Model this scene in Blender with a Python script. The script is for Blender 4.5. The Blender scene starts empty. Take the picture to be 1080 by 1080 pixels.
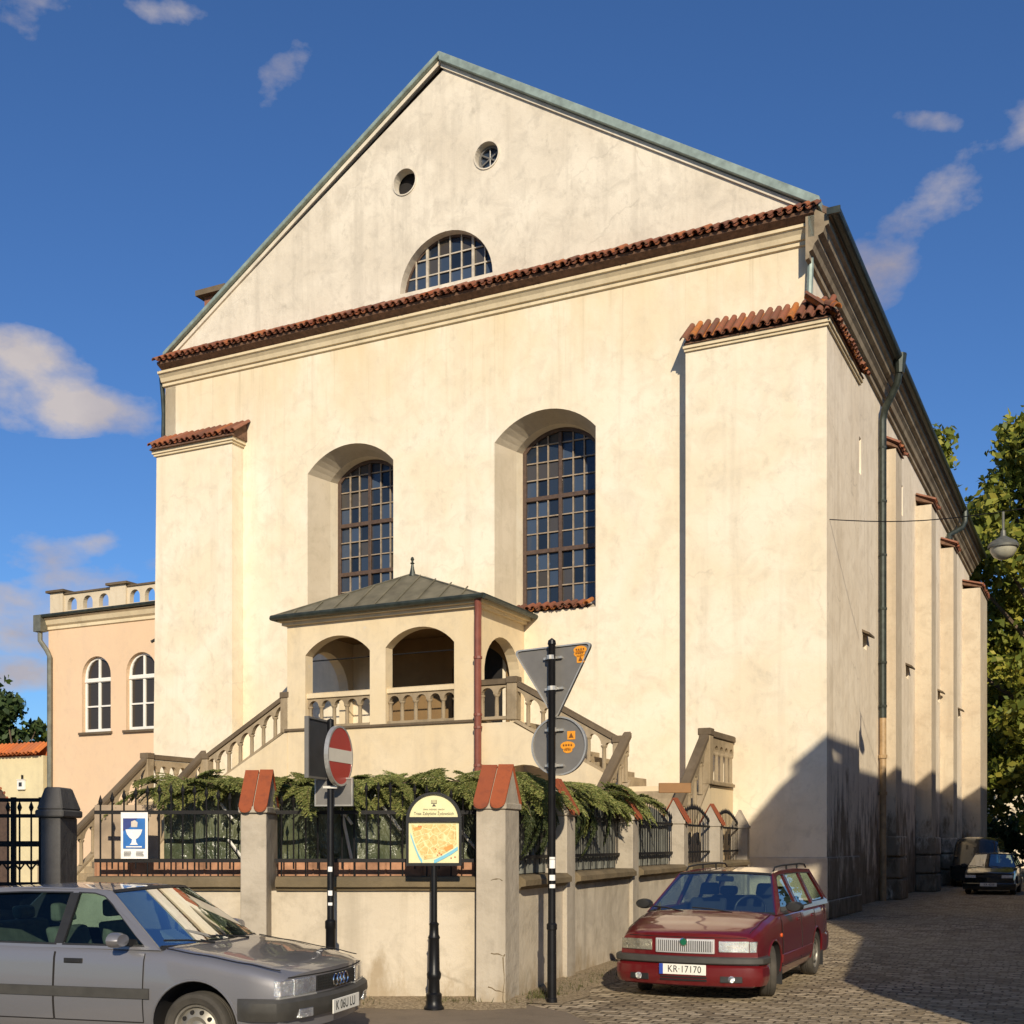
import bpy, bmesh, math, random
import numpy as np
from mathutils import Vector, Matrix
from mathutils.geometry import tessellate_polygon
random.seed(7); rng = np.random.default_rng(7)
R = math.radians; PI = math.pi
SC = bpy.context.scene
COL = SC.collection

# ------------------------------------------------------------------ camera, sky, sun, exposure
cd = bpy.data.cameras.new('camera'); cam = bpy.data.objects.new('camera', cd); COL.objects.link(cam)
cam.location = (0, 0, 1.7); cam.rotation_euler = (R(90), 0, 0)
cd.sensor_width = 36; cd.lens = 42.17; cd.shift_y = 0.3241; cd.clip_start = 0.1; cd.clip_end = 3000
SC.camera = cam
SUN_EL = 24.0; SUN_DIR = Vector((0.10, -0.995, 0)).normalized()          # towards the sun, behind the camera
sv = Vector((SUN_DIR.x*math.cos(R(SUN_EL)), SUN_DIR.y*math.cos(R(SUN_EL)), math.sin(R(SUN_EL))))
sl = bpy.data.lights.new('sun', 'SUN'); sun = bpy.data.objects.new('sun', sl); COL.objects.link(sun)
sl.energy = 4.9; sl.angle = R(0.5); sl.color = (1.0, 0.88, 0.69)
sun.rotation_euler = (-sv).to_track_quat('-Z', 'Y').to_euler(); sun.location = (0, -30, 30)
SC.view_settings.view_transform = 'Standard'; SC.view_settings.look = 'None'
SC.view_settings.exposure = 0.0; SC.view_settings.gamma = 1.0; SC.view_settings.use_curve_mapping = False
SC.render.engine = 'CYCLES'
try:
    SC.cycles.max_bounces = 8; SC.cycles.transparent_max_bounces = 16
except Exception: pass

W = bpy.data.worlds.new('World'); SC.world = W; W.use_nodes = True
nt = W.node_tree; nt.nodes.clear()
def wn(t, **k):
    n = nt.nodes.new(t)
    for a, b in k.items(): setattr(n, a, b)
    return n
def wmath(op, a, b=None, clamp=False):
    n = wn('ShaderNodeMath', operation=op, use_clamp=clamp)
    for i, v in enumerate((a, b)):
        if v is None: continue
        if isinstance(v, (int, float)): n.inputs[i].default_value = v
        else: nt.links.new(v, n.inputs[i])
    return n.outputs[0]
sky = wn('ShaderNodeTexSky', sky_type='NISHITA'); sky.sun_disc = False
sky.sun_elevation = R(SUN_EL); sky.sun_rotation = R(174.26); sky.altitude = 220
sky.air_density = 1.0; sky.dust_density = 0.3; sky.ozone_density = 4.0
bg = wn('ShaderNodeBackground'); bg.inputs[1].default_value = 0.086
pol = wn('ShaderNodeMix', data_type='RGBA', blend_type='MULTIPLY'); pol.inputs[0].default_value = 1.0; pol.inputs[7].default_value = (0.70, 0.98, 1.32, 1)   # clear polarised blue
nt.links.new(sky.outputs[0], pol.inputs[6]); nt.links.new(pol.outputs[2], bg.inputs[0])
tc = wn('ShaderNodeTexCoord'); DIRV = tc.outputs['Generated']
nz = wn('ShaderNodeTexNoise'); nz.inputs['Scale'].default_value = 11; nz.inputs['Detail'].default_value = 7; nz.inputs['Roughness'].default_value = 0.56
mp = wn('ShaderNodeMapping'); mp.inputs['Scale'].default_value = (1.0, 1.0, 1.7)
nt.links.new(DIRV, mp.inputs[0]); nt.links.new(mp.outputs[0], nz.inputs['Vector'])
def wdot(v):
    n = wn('ShaderNodeVectorMath', operation='DOT_PRODUCT'); nt.links.new(DIRV, n.inputs[0]); n.inputs[1].default_value = v
    return n.outputs['Value']
# compass bearing and height of each cloud (in units of the tangent), its half sizes, tilt and density
CLOUDS = [(-0.42, 0.392, 0.075, 0.030, -16, 1.15), (-0.35, 0.366, 0.062, 0.018, -10, 1.0), (-0.40, 0.690, 0.045, 0.020, -5, 0.36), (-0.352, 0.680, 0.028, 0.020, 10, 0.30),
          (-0.192, 0.636, 0.036, 0.018, 35, 0.55), (-0.33, 0.60, 0.03, 0.012, 10, 0.1), (0.352, 0.530, 0.100, 0.026, 40, 0.98), (0.325, 0.495, 0.05, 0.024, 50, 0.75),
          (0.352, 0.602, 0.034, 0.010, -8, 0.6), (-0.40, 0.18, 0.10, 0.03, 0, 0.95), (-0.375, 0.245, 0.06, 0.018, 5, 0.75), (-0.347, 0.248, 0.02, 0.011, 0, 1.0),
          (-0.42, 0.255, 0.05, 0.016, 0, 0.5), (-0.415, 0.142, 0.05, 0.018, -4, 1.15), (-0.33, 0.22, 0.09, 0.022, 5, 0.6), (-0.28, 0.695, 0.06, 0.012, 0, 0.1), (-0.38, 0.05, 0.2, 0.03, 0, 0.8),
          (0.75, 0.35, 0.2, 0.05, 15, 0.9), (-0.8, 0.4, 0.25, 0.06, 5, 1.0)]
mask = None
for (tx, tz, a, b, rot, dens) in CLOUDS:
    c = Vector((tx, 1, tz)).normalized(); e1 = Vector((1, 0, 0)) - c*c.x; e1.normalize(); e2 = c.cross(e1)*-1
    if e2.z < 0: e2 = -e2
    k = math.cos(R(rot)); s = math.sin(R(rot)); u = e1*k + e2*s; v = e2*k - e1*s
    du = wmath('DIVIDE', wdot(u), a*0.9); dv = wmath('DIVIDE', wdot(v), b)
    r2 = wmath('ADD', wmath('MULTIPLY', du, du), wmath('MULTIPLY', dv, dv))
    m = wmath('SUBTRACT', 1.0, r2)
    front = wmath('GREATER_THAN', wdot(c), 0.5)
    m = wmath('MULTIPLY', wmath('ADD', wmath('MAXIMUM', m, -3.0), dens-1.0), front)
    m = wmath('ADD', m, wmath('MULTIPLY', wmath('SUBTRACT', front, 1.0), 3.0))
    mask = m if mask is None else wmath('MAXIMUM', mask, m)
nsh = wmath('MULTIPLY', wmath('SUBTRACT', nz.outputs['Fac'], 0.51), 5.2)
cm = wmath('MULTIPLY', wmath('ADD', wmath('MULTIPLY', mask, 1.0), nsh), 0.80)
cm = wmath('MINIMUM', wmath('MAXIMUM', cm, 0.0), 0.90)
cm = wmath('MULTIPLY', cm, wmath('GREATER_THAN', mask, -0.6))
nz2 = wn('ShaderNodeTexNoise'); nz2.inputs['Scale'].default_value = 7; nz2.inputs['Detail'].default_value = 6; mp2 = wn('ShaderNodeMapping'); mp2.inputs['Location'].default_value = (0, 0, 0.055); mp2.inputs['Scale'].default_value = (1, 1, 1.7); nt.links.new(DIRV, mp2.inputs[0]); nt.links.new(mp2.outputs[0], nz2.inputs['Vector'])
cmx = wn('ShaderNodeMix', data_type='RGBA'); nt.links.new(wmath('MULTIPLY', wmath('SUBTRACT', nz2.outputs['Fac'], 0.38), 3.5, True), cmx.inputs[0]); cmx.inputs[6].default_value = (0.40, 0.37, 0.43, 1); cmx.inputs[7].default_value = (0.72, 0.64, 0.60, 1)
cb = wn('ShaderNodeBackground'); nt.links.new(cmx.outputs[2], cb.inputs[0]); cb.inputs[1].default_value = 0.88
mx = wn('ShaderNodeMixShader'); out = wn('ShaderNodeOutputWorld')
nt.links.new(cm, mx.inputs[0]); nt.links.new(bg.outputs[0], mx.inputs[1]); nt.links.new(cb.outputs[0], mx.inputs[2]); nt.links.new(mx.outputs[0], out.inputs[0])

# ------------------------------------------------------------------ helpers: objects
def tag(o, label=None, cat=None, group=None, kind=None):
    if label: o['label'] = label
    if cat: o['category'] = cat
    if group: o['group'] = group
    if kind: o['kind'] = kind
    return o
def thing(name, label, cat, loc=(0, 0, 0), rz=0.0, group=None):
    o = bpy.data.objects.new(name, None); COL.objects.link(o); o.empty_display_size = 0.3
    o.location = loc; o.rotation_euler = (0, 0, rz)
    return tag(o, label, cat, group)
def link_copy(o, parent, M=None):
    c = o.copy(); COL.objects.link(c); c.parent = parent
    if M is not None: c.matrix_local = M
    return c

class MB:
    def __init__(s): s.v = []; s.f = []; s.m = []; s.mi = 0; s.xf = None
    def _a(s, pts):
        i = len(s.v)
        if s.xf is not None: pts = [s.xf @ Vector(p) for p in pts]
        s.v.extend([tuple(p) for p in pts]); return i
    def face(s, pts):
        i = s._a(pts); s.f.append(tuple(range(i, i+len(pts)))); s.m.append(s.mi)
    def quads(s, rows, closed=False):                       # rows: list of equal point lists
        n = len(rows[0]); base = [s._a(r) for r in rows]
        for a, b in zip(base[:-1], base[1:]):
            for k in range(n if closed else n-1):
                k2 = (k+1) % n; s.f.append((a+k, a+k2, b+k2, b+k)); s.m.append(s.mi)
        return base
    def box(s, x0, x1, y0, y1, z0, z1):
        p = [(x, y, z) for z in (z0, z1) for y in (y0, y1) for x in (x0, x1)]; i = s._a(p)
        for q in ((0, 2, 3, 1), (4, 5, 7, 6), (0, 1, 5, 4), (2, 6, 7, 3), (0, 4, 6, 2), (1, 3, 7, 5)):
            s.f.append(tuple(i+k for k in q)); s.m.append(s.mi)
        return s
    def hexa(s, b, t):                                     # 4 bottom points, 4 top points
        i = s._a(list(b)+list(t))
        for q in ((3, 2, 1, 0), (4, 5, 6, 7), (0, 1, 5, 4), (1, 2, 6, 5), (2, 3, 7, 6), (3, 0, 4, 7)):
            s.f.append(tuple(i+k for k in q)); s.m.append(s.mi)
    def prism(s, outline, holes, f0, f1, sides=True, back=True):   # f0/f1 map 2d -> 3d for both faces
        loops = [list(outline)]+[list(h) for h in holes]
        tris = tessellate_polygon([[Vector((p[0], p[1], 0)) for p in l] for l in loops])
        flat = [p for l in loops for p in l]
        i0 = s._a([f0(p) for p in flat])
        for t in tris: s.f.append(tuple(i0+k for k in t)); s.m.append(s.mi)
        if not (sides or back): return
        i1 = s._a([f1(p) for p in flat])
        if back:
            for t in tris: s.f.append(tuple(i1+k for k in reversed(t))); s.m.append(s.mi)
        if sides:
            o = 0
            for l in loops:
                n = len(l)
                for k in range(n):
                    k2 = (k+1) % n
                    s.f.append((i0+o+k, i0+o+k2, i1+o+k2, i1+o+k)); s.m.append(s.mi)
                o += n
    def tube(s, path, r, n=8, caps=True):
        path = [Vector(p) for p in path]; rs = r if isinstance(r, (list, tuple)) else [r]*len(path)
        rows = []; prev = None
        for i, p in enumerate(path):
            d = (path[min(i+1, len(path)-1)]-path[max(i-1, 0)]).normalized()
            up = Vector((0, 0, 1)) if abs(d.z) < 0.95 else Vector((1, 0, 0))
            if prev is not None: a = (prev - d*prev.dot(d)).normalized()
            else: a = d.cross(up).normalized()
            b = d.cross(a); prev = a
            rows.append([p+(a*math.cos(2*PI*k/n)+b*math.sin(2*PI*k/n))*rs[i] for k in range(n)])
        s.quads(rows, True)
        if caps: s.face(rows[0][::-1]); s.face(rows[-1])
        return s
    def lathe(s, prof, c=(0, 0, 0), n=16, axis='z'):        # prof: (radius, height)
        rows = []
        for (r, h) in prof:
            row = []
            for k in range(n):
                a = 2*PI*k/n; x, y = r*math.cos(a), r*math.sin(a)
                if axis == 'z': q = (c[0]+x, c[1]+y, c[2]+h)
                elif axis == 'y': q = (c[0]+x, c[1]+h, c[2]+y)
                else: q = (c[0]+h, c[1]+x, c[2]+y)
                row.append(q)
            rows.append(row)
        s.quads(rows, True)
        return s
    def build(s, name, mat, parent=None, org=(0, 0, 0), smooth=False, bevel=0, fix=True, seg=1, angle=35):
        me = bpy.data.meshes.new(name); o = Vector(org)
        me.from_pydata([tuple(Vector(p)-o) for p in s.v], [], s.f)
        for m in (mat if isinstance(mat, (list, tuple)) else [mat]): me.materials.append(m)
        if isinstance(mat, (list, tuple)): me.polygons.foreach_set('material_index', s.m)
        if fix:
            bm = bmesh.new(); bm.from_mesh(me)
            bmesh.ops.remove_doubles(bm, verts=bm.verts, dist=1e-5)
            bmesh.ops.recalc_face_normals(bm, faces=bm.faces); bm.to_mesh(me); bm.free()
        if smooth: me.polygons.foreach_set('use_smooth', [True]*len(me.polygons)); me.set_sharp_from_angle(angle=R(angle))
        ob = bpy.data.objects.new(name, me); COL.objects.link(ob); ob.parent = parent
        if bevel:
            b = ob.modifiers.new('bevel', 'BEVEL'); b.width = bevel; b.segments = seg; b.limit_method = 'ANGLE'; b.angle_limit = R(40); b.harden_normals = False
        me.update()
        return ob

def text_obj(name, s, size, mat, parent, M, depth=0.001, align='CENTER', sx=1.0, spacing=1.0):
    cu = bpy.data.curves.new('text', 'FONT'); cu.body = s; cu.size = size; cu.align_x = align; cu.align_y = 'CENTER'; cu.extrude = depth
    cu.space_character = spacing
    o = bpy.data.objects.new('text', cu); COL.objects.link(o)
    bpy.context.view_layer.update(); dg = bpy.context.evaluated_depsgraph_get()
    me = bpy.data.meshes.new_from_object(o.evaluated_get(dg)); me.name = name
    bpy.data.objects.remove(o); bpy.data.curves.remove(cu)
    me.transform(Matrix.Diagonal((sx, 1, 1, 1))); me.transform(M); me.materials.clear(); me.materials.append(mat)
    ob = bpy.data.objects.new(name, me); COL.objects.link(ob); ob.parent = parent
    return ob

def arch(cx, hw, z0, zs, rise, n=14):                        # outline (x, z) of an arched opening
    pts = [(cx-hw, z0), (cx+hw, z0), (cx+hw, zs)]
    rad = (hw*hw+rise*rise)/(2*rise); zc = zs+rise-rad; a0 = math.asin(min(1, hw/rad))
    if rise > hw: a0 = PI-a0
    for k in range(1, n): a = a0-2*a0*k/n; pts.append((cx+rad*math.sin(a), zc+rad*math.cos(a)))
    pts.append((cx-hw, zs)); return pts
def circ(cx, cz, r, n=24): return [(cx+r*math.cos(2*PI*k/n), cz+r*math.sin(2*PI*k/n)) for k in range(n)]

# ------------------------------------------------------------------ helpers: materials
class NT:
    def __init__(s, name):
        s.m = bpy.data.materials.new(name); s.m.use_nodes = True; s.t = s.m.node_tree; s.t.nodes.clear()
        s.out = s.n('ShaderNodeOutputMaterial'); s.p = s.n('ShaderNodeBsdfPrincipled'); s.l(s.p.outputs[0], s.out.inputs[0])
        s.tc = s.n('ShaderNodeTexCoord')
    def n(s, t, **k):
        n = s.t.nodes.new(t)
        for a, b in k.items(): setattr(n, a, b)
        return n
    def l(s, a, b): s.t.links.new(a, b)
    def set(s, i, v):
        if hasattr(v, 'is_output'): s.l(v, i)
        elif isinstance(v, (tuple, list)) and len(v) == 3 and i.type == 'RGBA': i.default_value = (*v, 1)
        else: i.default_value = v
    def vec(s, scale=(1, 1, 1), space='Object', rot=(0, 0, 0), loc=(0, 0, 0)):
        m = s.n('ShaderNodeMapping'); m.inputs['Scale'].default_value = scale; m.inputs['Rotation'].default_value = rot; m.inputs['Location'].default_value = loc
        s.l(s.tc.outputs[space], m.inputs[0]); return m.outputs[0]
    def noise(s, scale, detail=6, rough=0.6, vec=None, dist=0.0):
        n = s.n('ShaderNodeTexNoise'); n.inputs['Scale'].default_value = scale; n.inputs['Detail'].default_value = detail
        n.inputs['Roughness'].default_value = rough; n.inputs['Distortion'].default_value = dist
        s.l(vec if vec is not None else s.tc.outputs['Object'], n.inputs['Vector']); return n.outputs['Fac']
    def ramp(s, f, lo, hi, a=0.0, b=1.0):
        n = s.n('ShaderNodeMapRange'); n.clamp = True; s.set(n.inputs[0], f)
        n.inputs[1].default_value = lo; n.inputs[2].default_value = hi; n.inputs[3].default_value = a; n.inputs[4].default_value = b; return n.outputs[0]
    def mix(s, f, a, b, mode='MIX'):
        n = s.n('ShaderNodeMix', data_type='RGBA', blend_type=mode); s.set(n.inputs[0], f); s.set(n.inputs[6], a); s.set(n.inputs[7], b); return n.outputs[2]
    def math(s, op, a, b=None):
        n = s.n('ShaderNodeMath', operation=op); s.set(n.inputs[0], a)
        if b is not None: s.set(n.inputs[1], b)
        return n.outputs[0]
    def bump(s, h, strength=0.3, dist=0.02, normal=None):
        n = s.n('ShaderNodeBump'); n.inputs['Strength'].default_value = strength; n.inputs['Distance'].default_value = dist
        s.set(n.inputs['Height'], h)
        if normal is not None: s.l(normal, n.inputs['Normal'])
        return n.outputs[0]
    def done(s, col=None, rough=None, bump=None, metal=None, coat=None, spec=None):
        if col is not None: s.set(s.p.inputs['Base Color'], col)
        if rough is not None: s.set(s.p.inputs['Roughness'], rough)
        if metal is not None: s.set(s.p.inputs['Metallic'], metal)
        if coat is not None: s.p.inputs['Coat Weight'].default_value = coat; s.p.inputs['Coat Roughness'].default_value = 0.04
        if spec is not None: s.p.inputs['Specular IOR Level'].default_value = spec
        if bump is not None: s.l(bump, s.p.inputs['Normal'])
        return s.m

def simple(name, col, rough=0.6, var=0.25, scale=6, bump=0.15, metal=0.0, coat=None, spec=None, bdist=0.01):
    t = NT(name); f = t.noise(scale, 6)
    c = t.mix(t.ramp(f, 0.3, 0.7), tuple(x*(1-var) for x in col), tuple(min(1, x*(1+var)) for x in col))
    b = t.bump(t.noise(scale*5, 5), bump, bdist) if bump else None
    return t.done(c, rough, b, metal, coat, spec)

def plaster(name, base, stain, dirt, amt=0.5, streak=0.5, lowstain=None, lowz=(0, 4), fine=0.25, patch=None, crack=0.0, top=None):
    t = NT(name)
    n1 = t.noise(0.42, 8, 0.62, dist=0.4); n2 = t.noise(1.7, 8, 0.68, dist=0.6); n3 = t.noise(6.5, 6, 0.7)
    c = t.mix(t.ramp(n1, 0.40, 0.60, 0, amt), base, stain)
    c = t.mix(t.ramp(n2, 0.47, 0.66, 0, amt*0.62), c, dirt)
    st = t.noise(1.0, 7, 0.65, t.vec((2.6, 2.6, 0.16)))
    c = t.mix(t.ramp(st, 0.52, 0.68, 0, streak*0.75), c, dirt)
    sp = t.noise(22, 4, 0.7); c = t.mix(t.ramp(sp, 0.58, 0.72, 0, 0.25), c, tuple(x*0.72 for x in base))
    bl = t.noise(4.2, 7, 0.7, t.vec((1, 1, 0.7), loc=(2, 8, 6))); c = t.mix(t.ramp(bl, 0.56, 0.68, 0, amt*0.35), c, tuple(x*0.80 for x in dirt))
    li = t.noise(0.9, 5, 0.6, t.vec((1, 1, 0.6), loc=(7, 3, 1))); c = t.mix(t.ramp(li, 0.55, 0.8, 0, 0.35), c, tuple(min(1, x*1.10) for x in base))
    if patch:
        pz = t.noise(2.2, 9, 0.75, t.vec((1, 1, 1), loc=(3, 9, 5))); c = t.mix(t.ramp(pz, 0.66, 0.69, 0, 0.75), c, patch)
    if crack:
        cv = t.n('ShaderNodeTexVoronoi', feature='DISTANCE_TO_EDGE'); cv.inputs['Scale'].default_value = 0.33
        wv = t.n('ShaderNodeTexNoise'); wv.inputs['Scale'].default_value = 2.2; wv.inputs['Detail'].default_value = 6; t.l(t.tc.outputs['Object'], wv.inputs['Vector'])
        ad = t.n('ShaderNodeMixRGB', blend_type='LINEAR_LIGHT'); ad.inputs[0].default_value = 0.35; t.l(t.tc.outputs['Object'], ad.inputs[1]); t.l(wv.outputs['Color'], ad.inputs[2]); t.l(ad.outputs[0], cv.inputs['Vector'])
        cm_ = t.math('MULTIPLY', t.ramp(cv.outputs['Distance'], 0.0, 0.012, 1, 0), t.ramp(t.noise(0.5, 3), 0.50, 0.60)); c = t.mix(t.math('MULTIPLY', cm_, crack), c, tuple(x*0.45 for x in dirt))
    if top:
        z = t.n('ShaderNodeSeparateXYZ'); t.l(t.tc.outputs['Object'], z.inputs[0]); g = t.ramp(z.outputs[2], top[0], top[1], 0, 1)
        c = t.mix(t.math('MULTIPLY', g, t.ramp(t.noise(0.7, 6, 0.65, t.vec((1, 1, 0.35), loc=(5, 1, 2))), 0.34, 0.62, 0.1, 0.9)), c, top[2])
        c = t.mix(t.math('MULTIPLY', g, t.ramp(t.noise(1.0, 6, 0.7, t.vec((4.5, 4.5, 0.12), loc=(1, 6, 2))), 0.54, 0.66, 0, 0.55)), c, tuple(x*0.75 for x in top[2]))
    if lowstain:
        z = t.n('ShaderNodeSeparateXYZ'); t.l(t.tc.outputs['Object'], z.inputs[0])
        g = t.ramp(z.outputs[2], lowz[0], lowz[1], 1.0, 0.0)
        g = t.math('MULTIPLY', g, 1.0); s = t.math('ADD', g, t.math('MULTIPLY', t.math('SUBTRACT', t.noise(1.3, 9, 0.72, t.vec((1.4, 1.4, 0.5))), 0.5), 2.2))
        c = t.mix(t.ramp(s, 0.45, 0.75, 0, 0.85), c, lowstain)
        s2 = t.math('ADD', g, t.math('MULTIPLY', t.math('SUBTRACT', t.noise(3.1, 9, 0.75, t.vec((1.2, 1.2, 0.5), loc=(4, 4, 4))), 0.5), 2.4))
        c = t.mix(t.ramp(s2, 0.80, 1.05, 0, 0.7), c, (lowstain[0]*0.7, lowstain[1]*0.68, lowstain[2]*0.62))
    h = t.math('ADD', t.math('MULTIPLY', n3, 0.6), t.math('MULTIPLY', t.noise(1.6, 5), 1.4))
    b1 = t.bump(h, fine, 0.03); b2 = t.bump(t.noise(45, 4), 0.2, 0.006, b1)
    return t.done(c, 0.9, b2, spec=0.2)

def tilemat(name, cols, moss=(0.10, 0.09, 0.05)):
    t = NT(name); g = t.n('ShaderNodeNewGeometry'); r = t.n('ShaderNodeValToRGB'); t.l(g.outputs['Random Per Island'], r.inputs[0])
    r.color_ramp.interpolation = 'CONSTANT'; el = r.color_ramp.elements
    el[0].position = 0; el[0].color = (*cols[0], 1); el[1].position = 1.0/len(cols); el[1].color = (*cols[1], 1)
    for i in range(2, len(cols)): e = el.new(i/len(cols)); e.color = (*cols[i], 1)
    c = t.mix(t.ramp(t.noise(9, 7, 0.7), 0.48, 0.72, 0, 0.7), r.outputs[0], moss)
    return t.done(c, 0.85, t.bump(t.noise(40, 5), 0.3, 0.01), spec=0.2)

def glassmat(name, tint=(0.5, 0.62, 0.6), rough=0.0, refl=1.0):
    m = bpy.data.materials.new(name); m.use_nodes = True; t = m.node_tree; t.nodes.clear()
    o = t.nodes.new('ShaderNodeOutputMaterial'); mx = t.nodes.new('ShaderNodeMixShader'); tr = t.nodes.new('ShaderNodeBsdfTransparent'); gl = t.nodes.new('ShaderNodeBsdfGlossy')
    fr = t.nodes.new('ShaderNodeFresnel'); fr.inputs[0].default_value = 1.52; mu = t.nodes.new('ShaderNodeMath'); mu.operation = 'MULTIPLY'; mu.inputs[1].default_value = 1.6*refl; mu.use_clamp = True
    tr.inputs[0].default_value = (*tint, 1); gl.inputs[0].default_value = (1, 1, 1, 1); gl.inputs['Roughness'].default_value = rough
    t.links.new(fr.outputs[0], mu.inputs[0]); t.links.new(mu.outputs[0], mx.inputs[0]); t.links.new(tr.outputs[0], mx.inputs[1]); t.links.new(gl.outputs[0], mx.inputs[2]); t.links.new(mx.outputs[0], o.inputs[0])
    return m

def panemat(name, col, rough=0.06):
    t = NT(name); g = t.n('ShaderNodeNewGeometry')
    c = t.mix(t.ramp(g.outputs['Random Per Island'], 0, 1, 0, 1), tuple(x*0.35 for x in col), tuple(x*2.3 for x in col))
    wn_ = t.n('ShaderNodeTexWhiteNoise', noise_dimensions='1D'); t.l(g.outputs['Random Per Island'], wn_.inputs['W']); c = t.mix(t.ramp(wn_.outputs[0], 0.80, 0.82, 0, 0.7), c, (0.075, 0.06, 0.04))
    return t.done(c, t.ramp(wn_.outputs[0], 0, 1, rough, rough+0.14), t.bump(t.noise(3.0, 3), 0.2, 0.03), spec=0.45)

def leafmat(name, cols, trans=0.3):
    t = NT(name); g = t.n('ShaderNodeNewGeometry'); r = t.n('ShaderNodeValToRGB'); t.l(g.outputs['Random Per Island'], r.inputs[0]); el = r.color_ramp.elements
    el[0].position = 0; el[0].color = (*cols[0], 1); el[1].position = 1; el[1].color = (*cols[-1], 1)
    for i in range(1, len(cols)-1): e = el.new(i/(len(cols)-1)); e.color = (*cols[i], 1)
    c = t.mix(t.ramp(t.noise(0.45, 4), 0.35, 0.65, 0, 0.5), r.outputs[0], tuple(x*0.6 for x in cols[0]))
    t.done(c, 0.55, spec=0.3)
    tl = t.n('ShaderNodeBsdfTranslucent'); t.l(c, tl.inputs[0]); mx = t.n('ShaderNodeMixShader'); mx.inputs[0].default_value = trans
    t.l(t.p.outputs[0], mx.inputs[1]); t.l(tl.outputs[0], mx.inputs[2]); t.l(mx.outputs[0], t.out.inputs[0])
    return t.m

M = {}
M['cream'] = plaster('cream plaster', (0.82, 0.735, 0.575), (0.77, 0.65, 0.46), (0.60, 0.52, 0.385), 0.78, 0.5, crack=0.16, top=(12.4, 15.6, (0.72, 0.575, 0.36)))
M['gable'] = plaster('weathered gable plaster', (0.74, 0.66, 0.53), (0.64, 0.56, 0.44), (0.50, 0.44, 0.35), 0.95, 0.66, crack=0.2, fine=0.4, patch=(0.64, 0.53, 0.43))
M['plinth'] = plaster('patched plinth render', (0.66, 0.57, 0.44), (0.56, 0.47, 0.35), (0.42, 0.35, 0.26), 0.8, 0.5, lowstain=(0.24, 0.18, 0.11), lowz=(-0.3, 0.9), fine=0.6)
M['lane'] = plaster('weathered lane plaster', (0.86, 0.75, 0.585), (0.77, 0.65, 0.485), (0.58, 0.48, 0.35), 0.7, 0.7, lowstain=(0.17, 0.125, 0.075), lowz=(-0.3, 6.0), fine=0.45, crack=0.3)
M['moulding'] = plaster('cornice moulding', (0.72, 0.60, 0.40), (0.66, 0.53, 0.33), (0.45, 0.37, 0.24), 0.5, 0.5)
M['reveal'] = plaster('shaded niche plaster', (0.56, 0.48, 0.36), (0.50, 0.42, 0.30), (0.40, 0.335, 0.235), 0.7, 0.6)  # greyer than the wall, reveal and soffit shading put into the colour
M['buttress'] = plaster('mottled buttress plaster', (0.60, 0.51, 0.375), (0.54, 0.44, 0.315), (0.42, 0.34, 0.24), 0.8, 0.7, lowstain=(0.17, 0.125, 0.075), lowz=(-0.3, 4.6), fine=0.5, patch=(0.62, 0.50, 0.39))  # lane plaster darkened to tone down sunlit faces; the mottling is its own
M['oldmould'] = plaster('dark weathered eaves moulding', (0.36, 0.29, 0.195), (0.27, 0.21, 0.14), (0.15, 0.115, 0.075), 0.9, 0.9, patch=(0.5, 0.42, 0.3))  # much darker than the front moulding, heavily mottled and streaked
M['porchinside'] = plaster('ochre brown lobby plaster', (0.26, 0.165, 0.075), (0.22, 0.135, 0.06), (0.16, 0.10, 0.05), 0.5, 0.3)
M['porch'] = plaster('porch plaster', (0.72, 0.595, 0.40), (0.66, 0.52, 0.31), (0.52, 0.43, 0.30), 0.6, 0.4, patch=(0.60, 0.56, 0.50))
M['pink'] = plaster('peach plaster', (0.74, 0.53, 0.345), (0.70, 0.50, 0.32), (0.60, 0.45, 0.32), 0.5, 0.25)
M['yellowwall'] = plaster('pale yellow plaster', (0.70, 0.60, 0.36), (0.64, 0.55, 0.34), (0.5, 0.42, 0.27), 0.5, 0.4)
M['stone'] = plaster('weathered sandstone', (0.40, 0.315, 0.205), (0.30, 0.23, 0.14), (0.17, 0.13, 0.08), 0.9, 0.5, fine=0.5)
M['stonecap'] = plaster('dark handrail stone', (0.15, 0.112, 0.072), (0.10, 0.074, 0.047), (0.21, 0.16, 0.105), 0.8, 0.3, fine=0.5)
M['fencewall'] = plaster('grey beige render', (0.61, 0.53, 0.41), (0.52, 0.445, 0.335), (0.37, 0.315, 0.235), 0.98, 0.7, crack=0.4, lowstain=(0.36, 0.28, 0.18), lowz=(-0.4, 0.75), fine=0.5, patch=(0.56, 0.48, 0.37))
M['pier'] = plaster('grey pier render', (0.47, 0.41, 0.325), (0.40, 0.345, 0.265), (0.28, 0.24, 0.185), 0.95, 0.6, crack=0.4, lowstain=(0.34, 0.27, 0.18), lowz=(-0.4, 0.6), fine=0.6, patch=(0.58, 0.5, 0.39))
M['darkpier'] = plaster('dark pier render', (0.12, 0.115, 0.11), (0.085, 0.082, 0.078), (0.055, 0.052, 0.05), 0.8, 0.4, fine=0.6)  # much darker render than the other piers
M['coping'] = plaster('mossy coping stone', (0.21, 0.16, 0.095), (0.15, 0.115, 0.065), (0.10, 0.08, 0.05), 0.9, 0.4, fine=0.8)
M['tile'] = tilemat('old roof tiles', [(0.25, 0.085, 0.045), (0.20, 0.075, 0.045), (0.34, 0.11, 0.045), (0.16, 0.065, 0.045), (0.28, 0.12, 0.075), (0.22, 0.08, 0.05), (0.30, 0.085, 0.04)])
M['tileorange'] = tilemat('mixed orange roof tiles', [(0.26, 0.09, 0.05), (0.20, 0.08, 0.05), (0.44, 0.15, 0.04), (0.22, 0.09, 0.055), (0.28, 0.10, 0.055), (0.17, 0.075, 0.05)])
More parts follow.
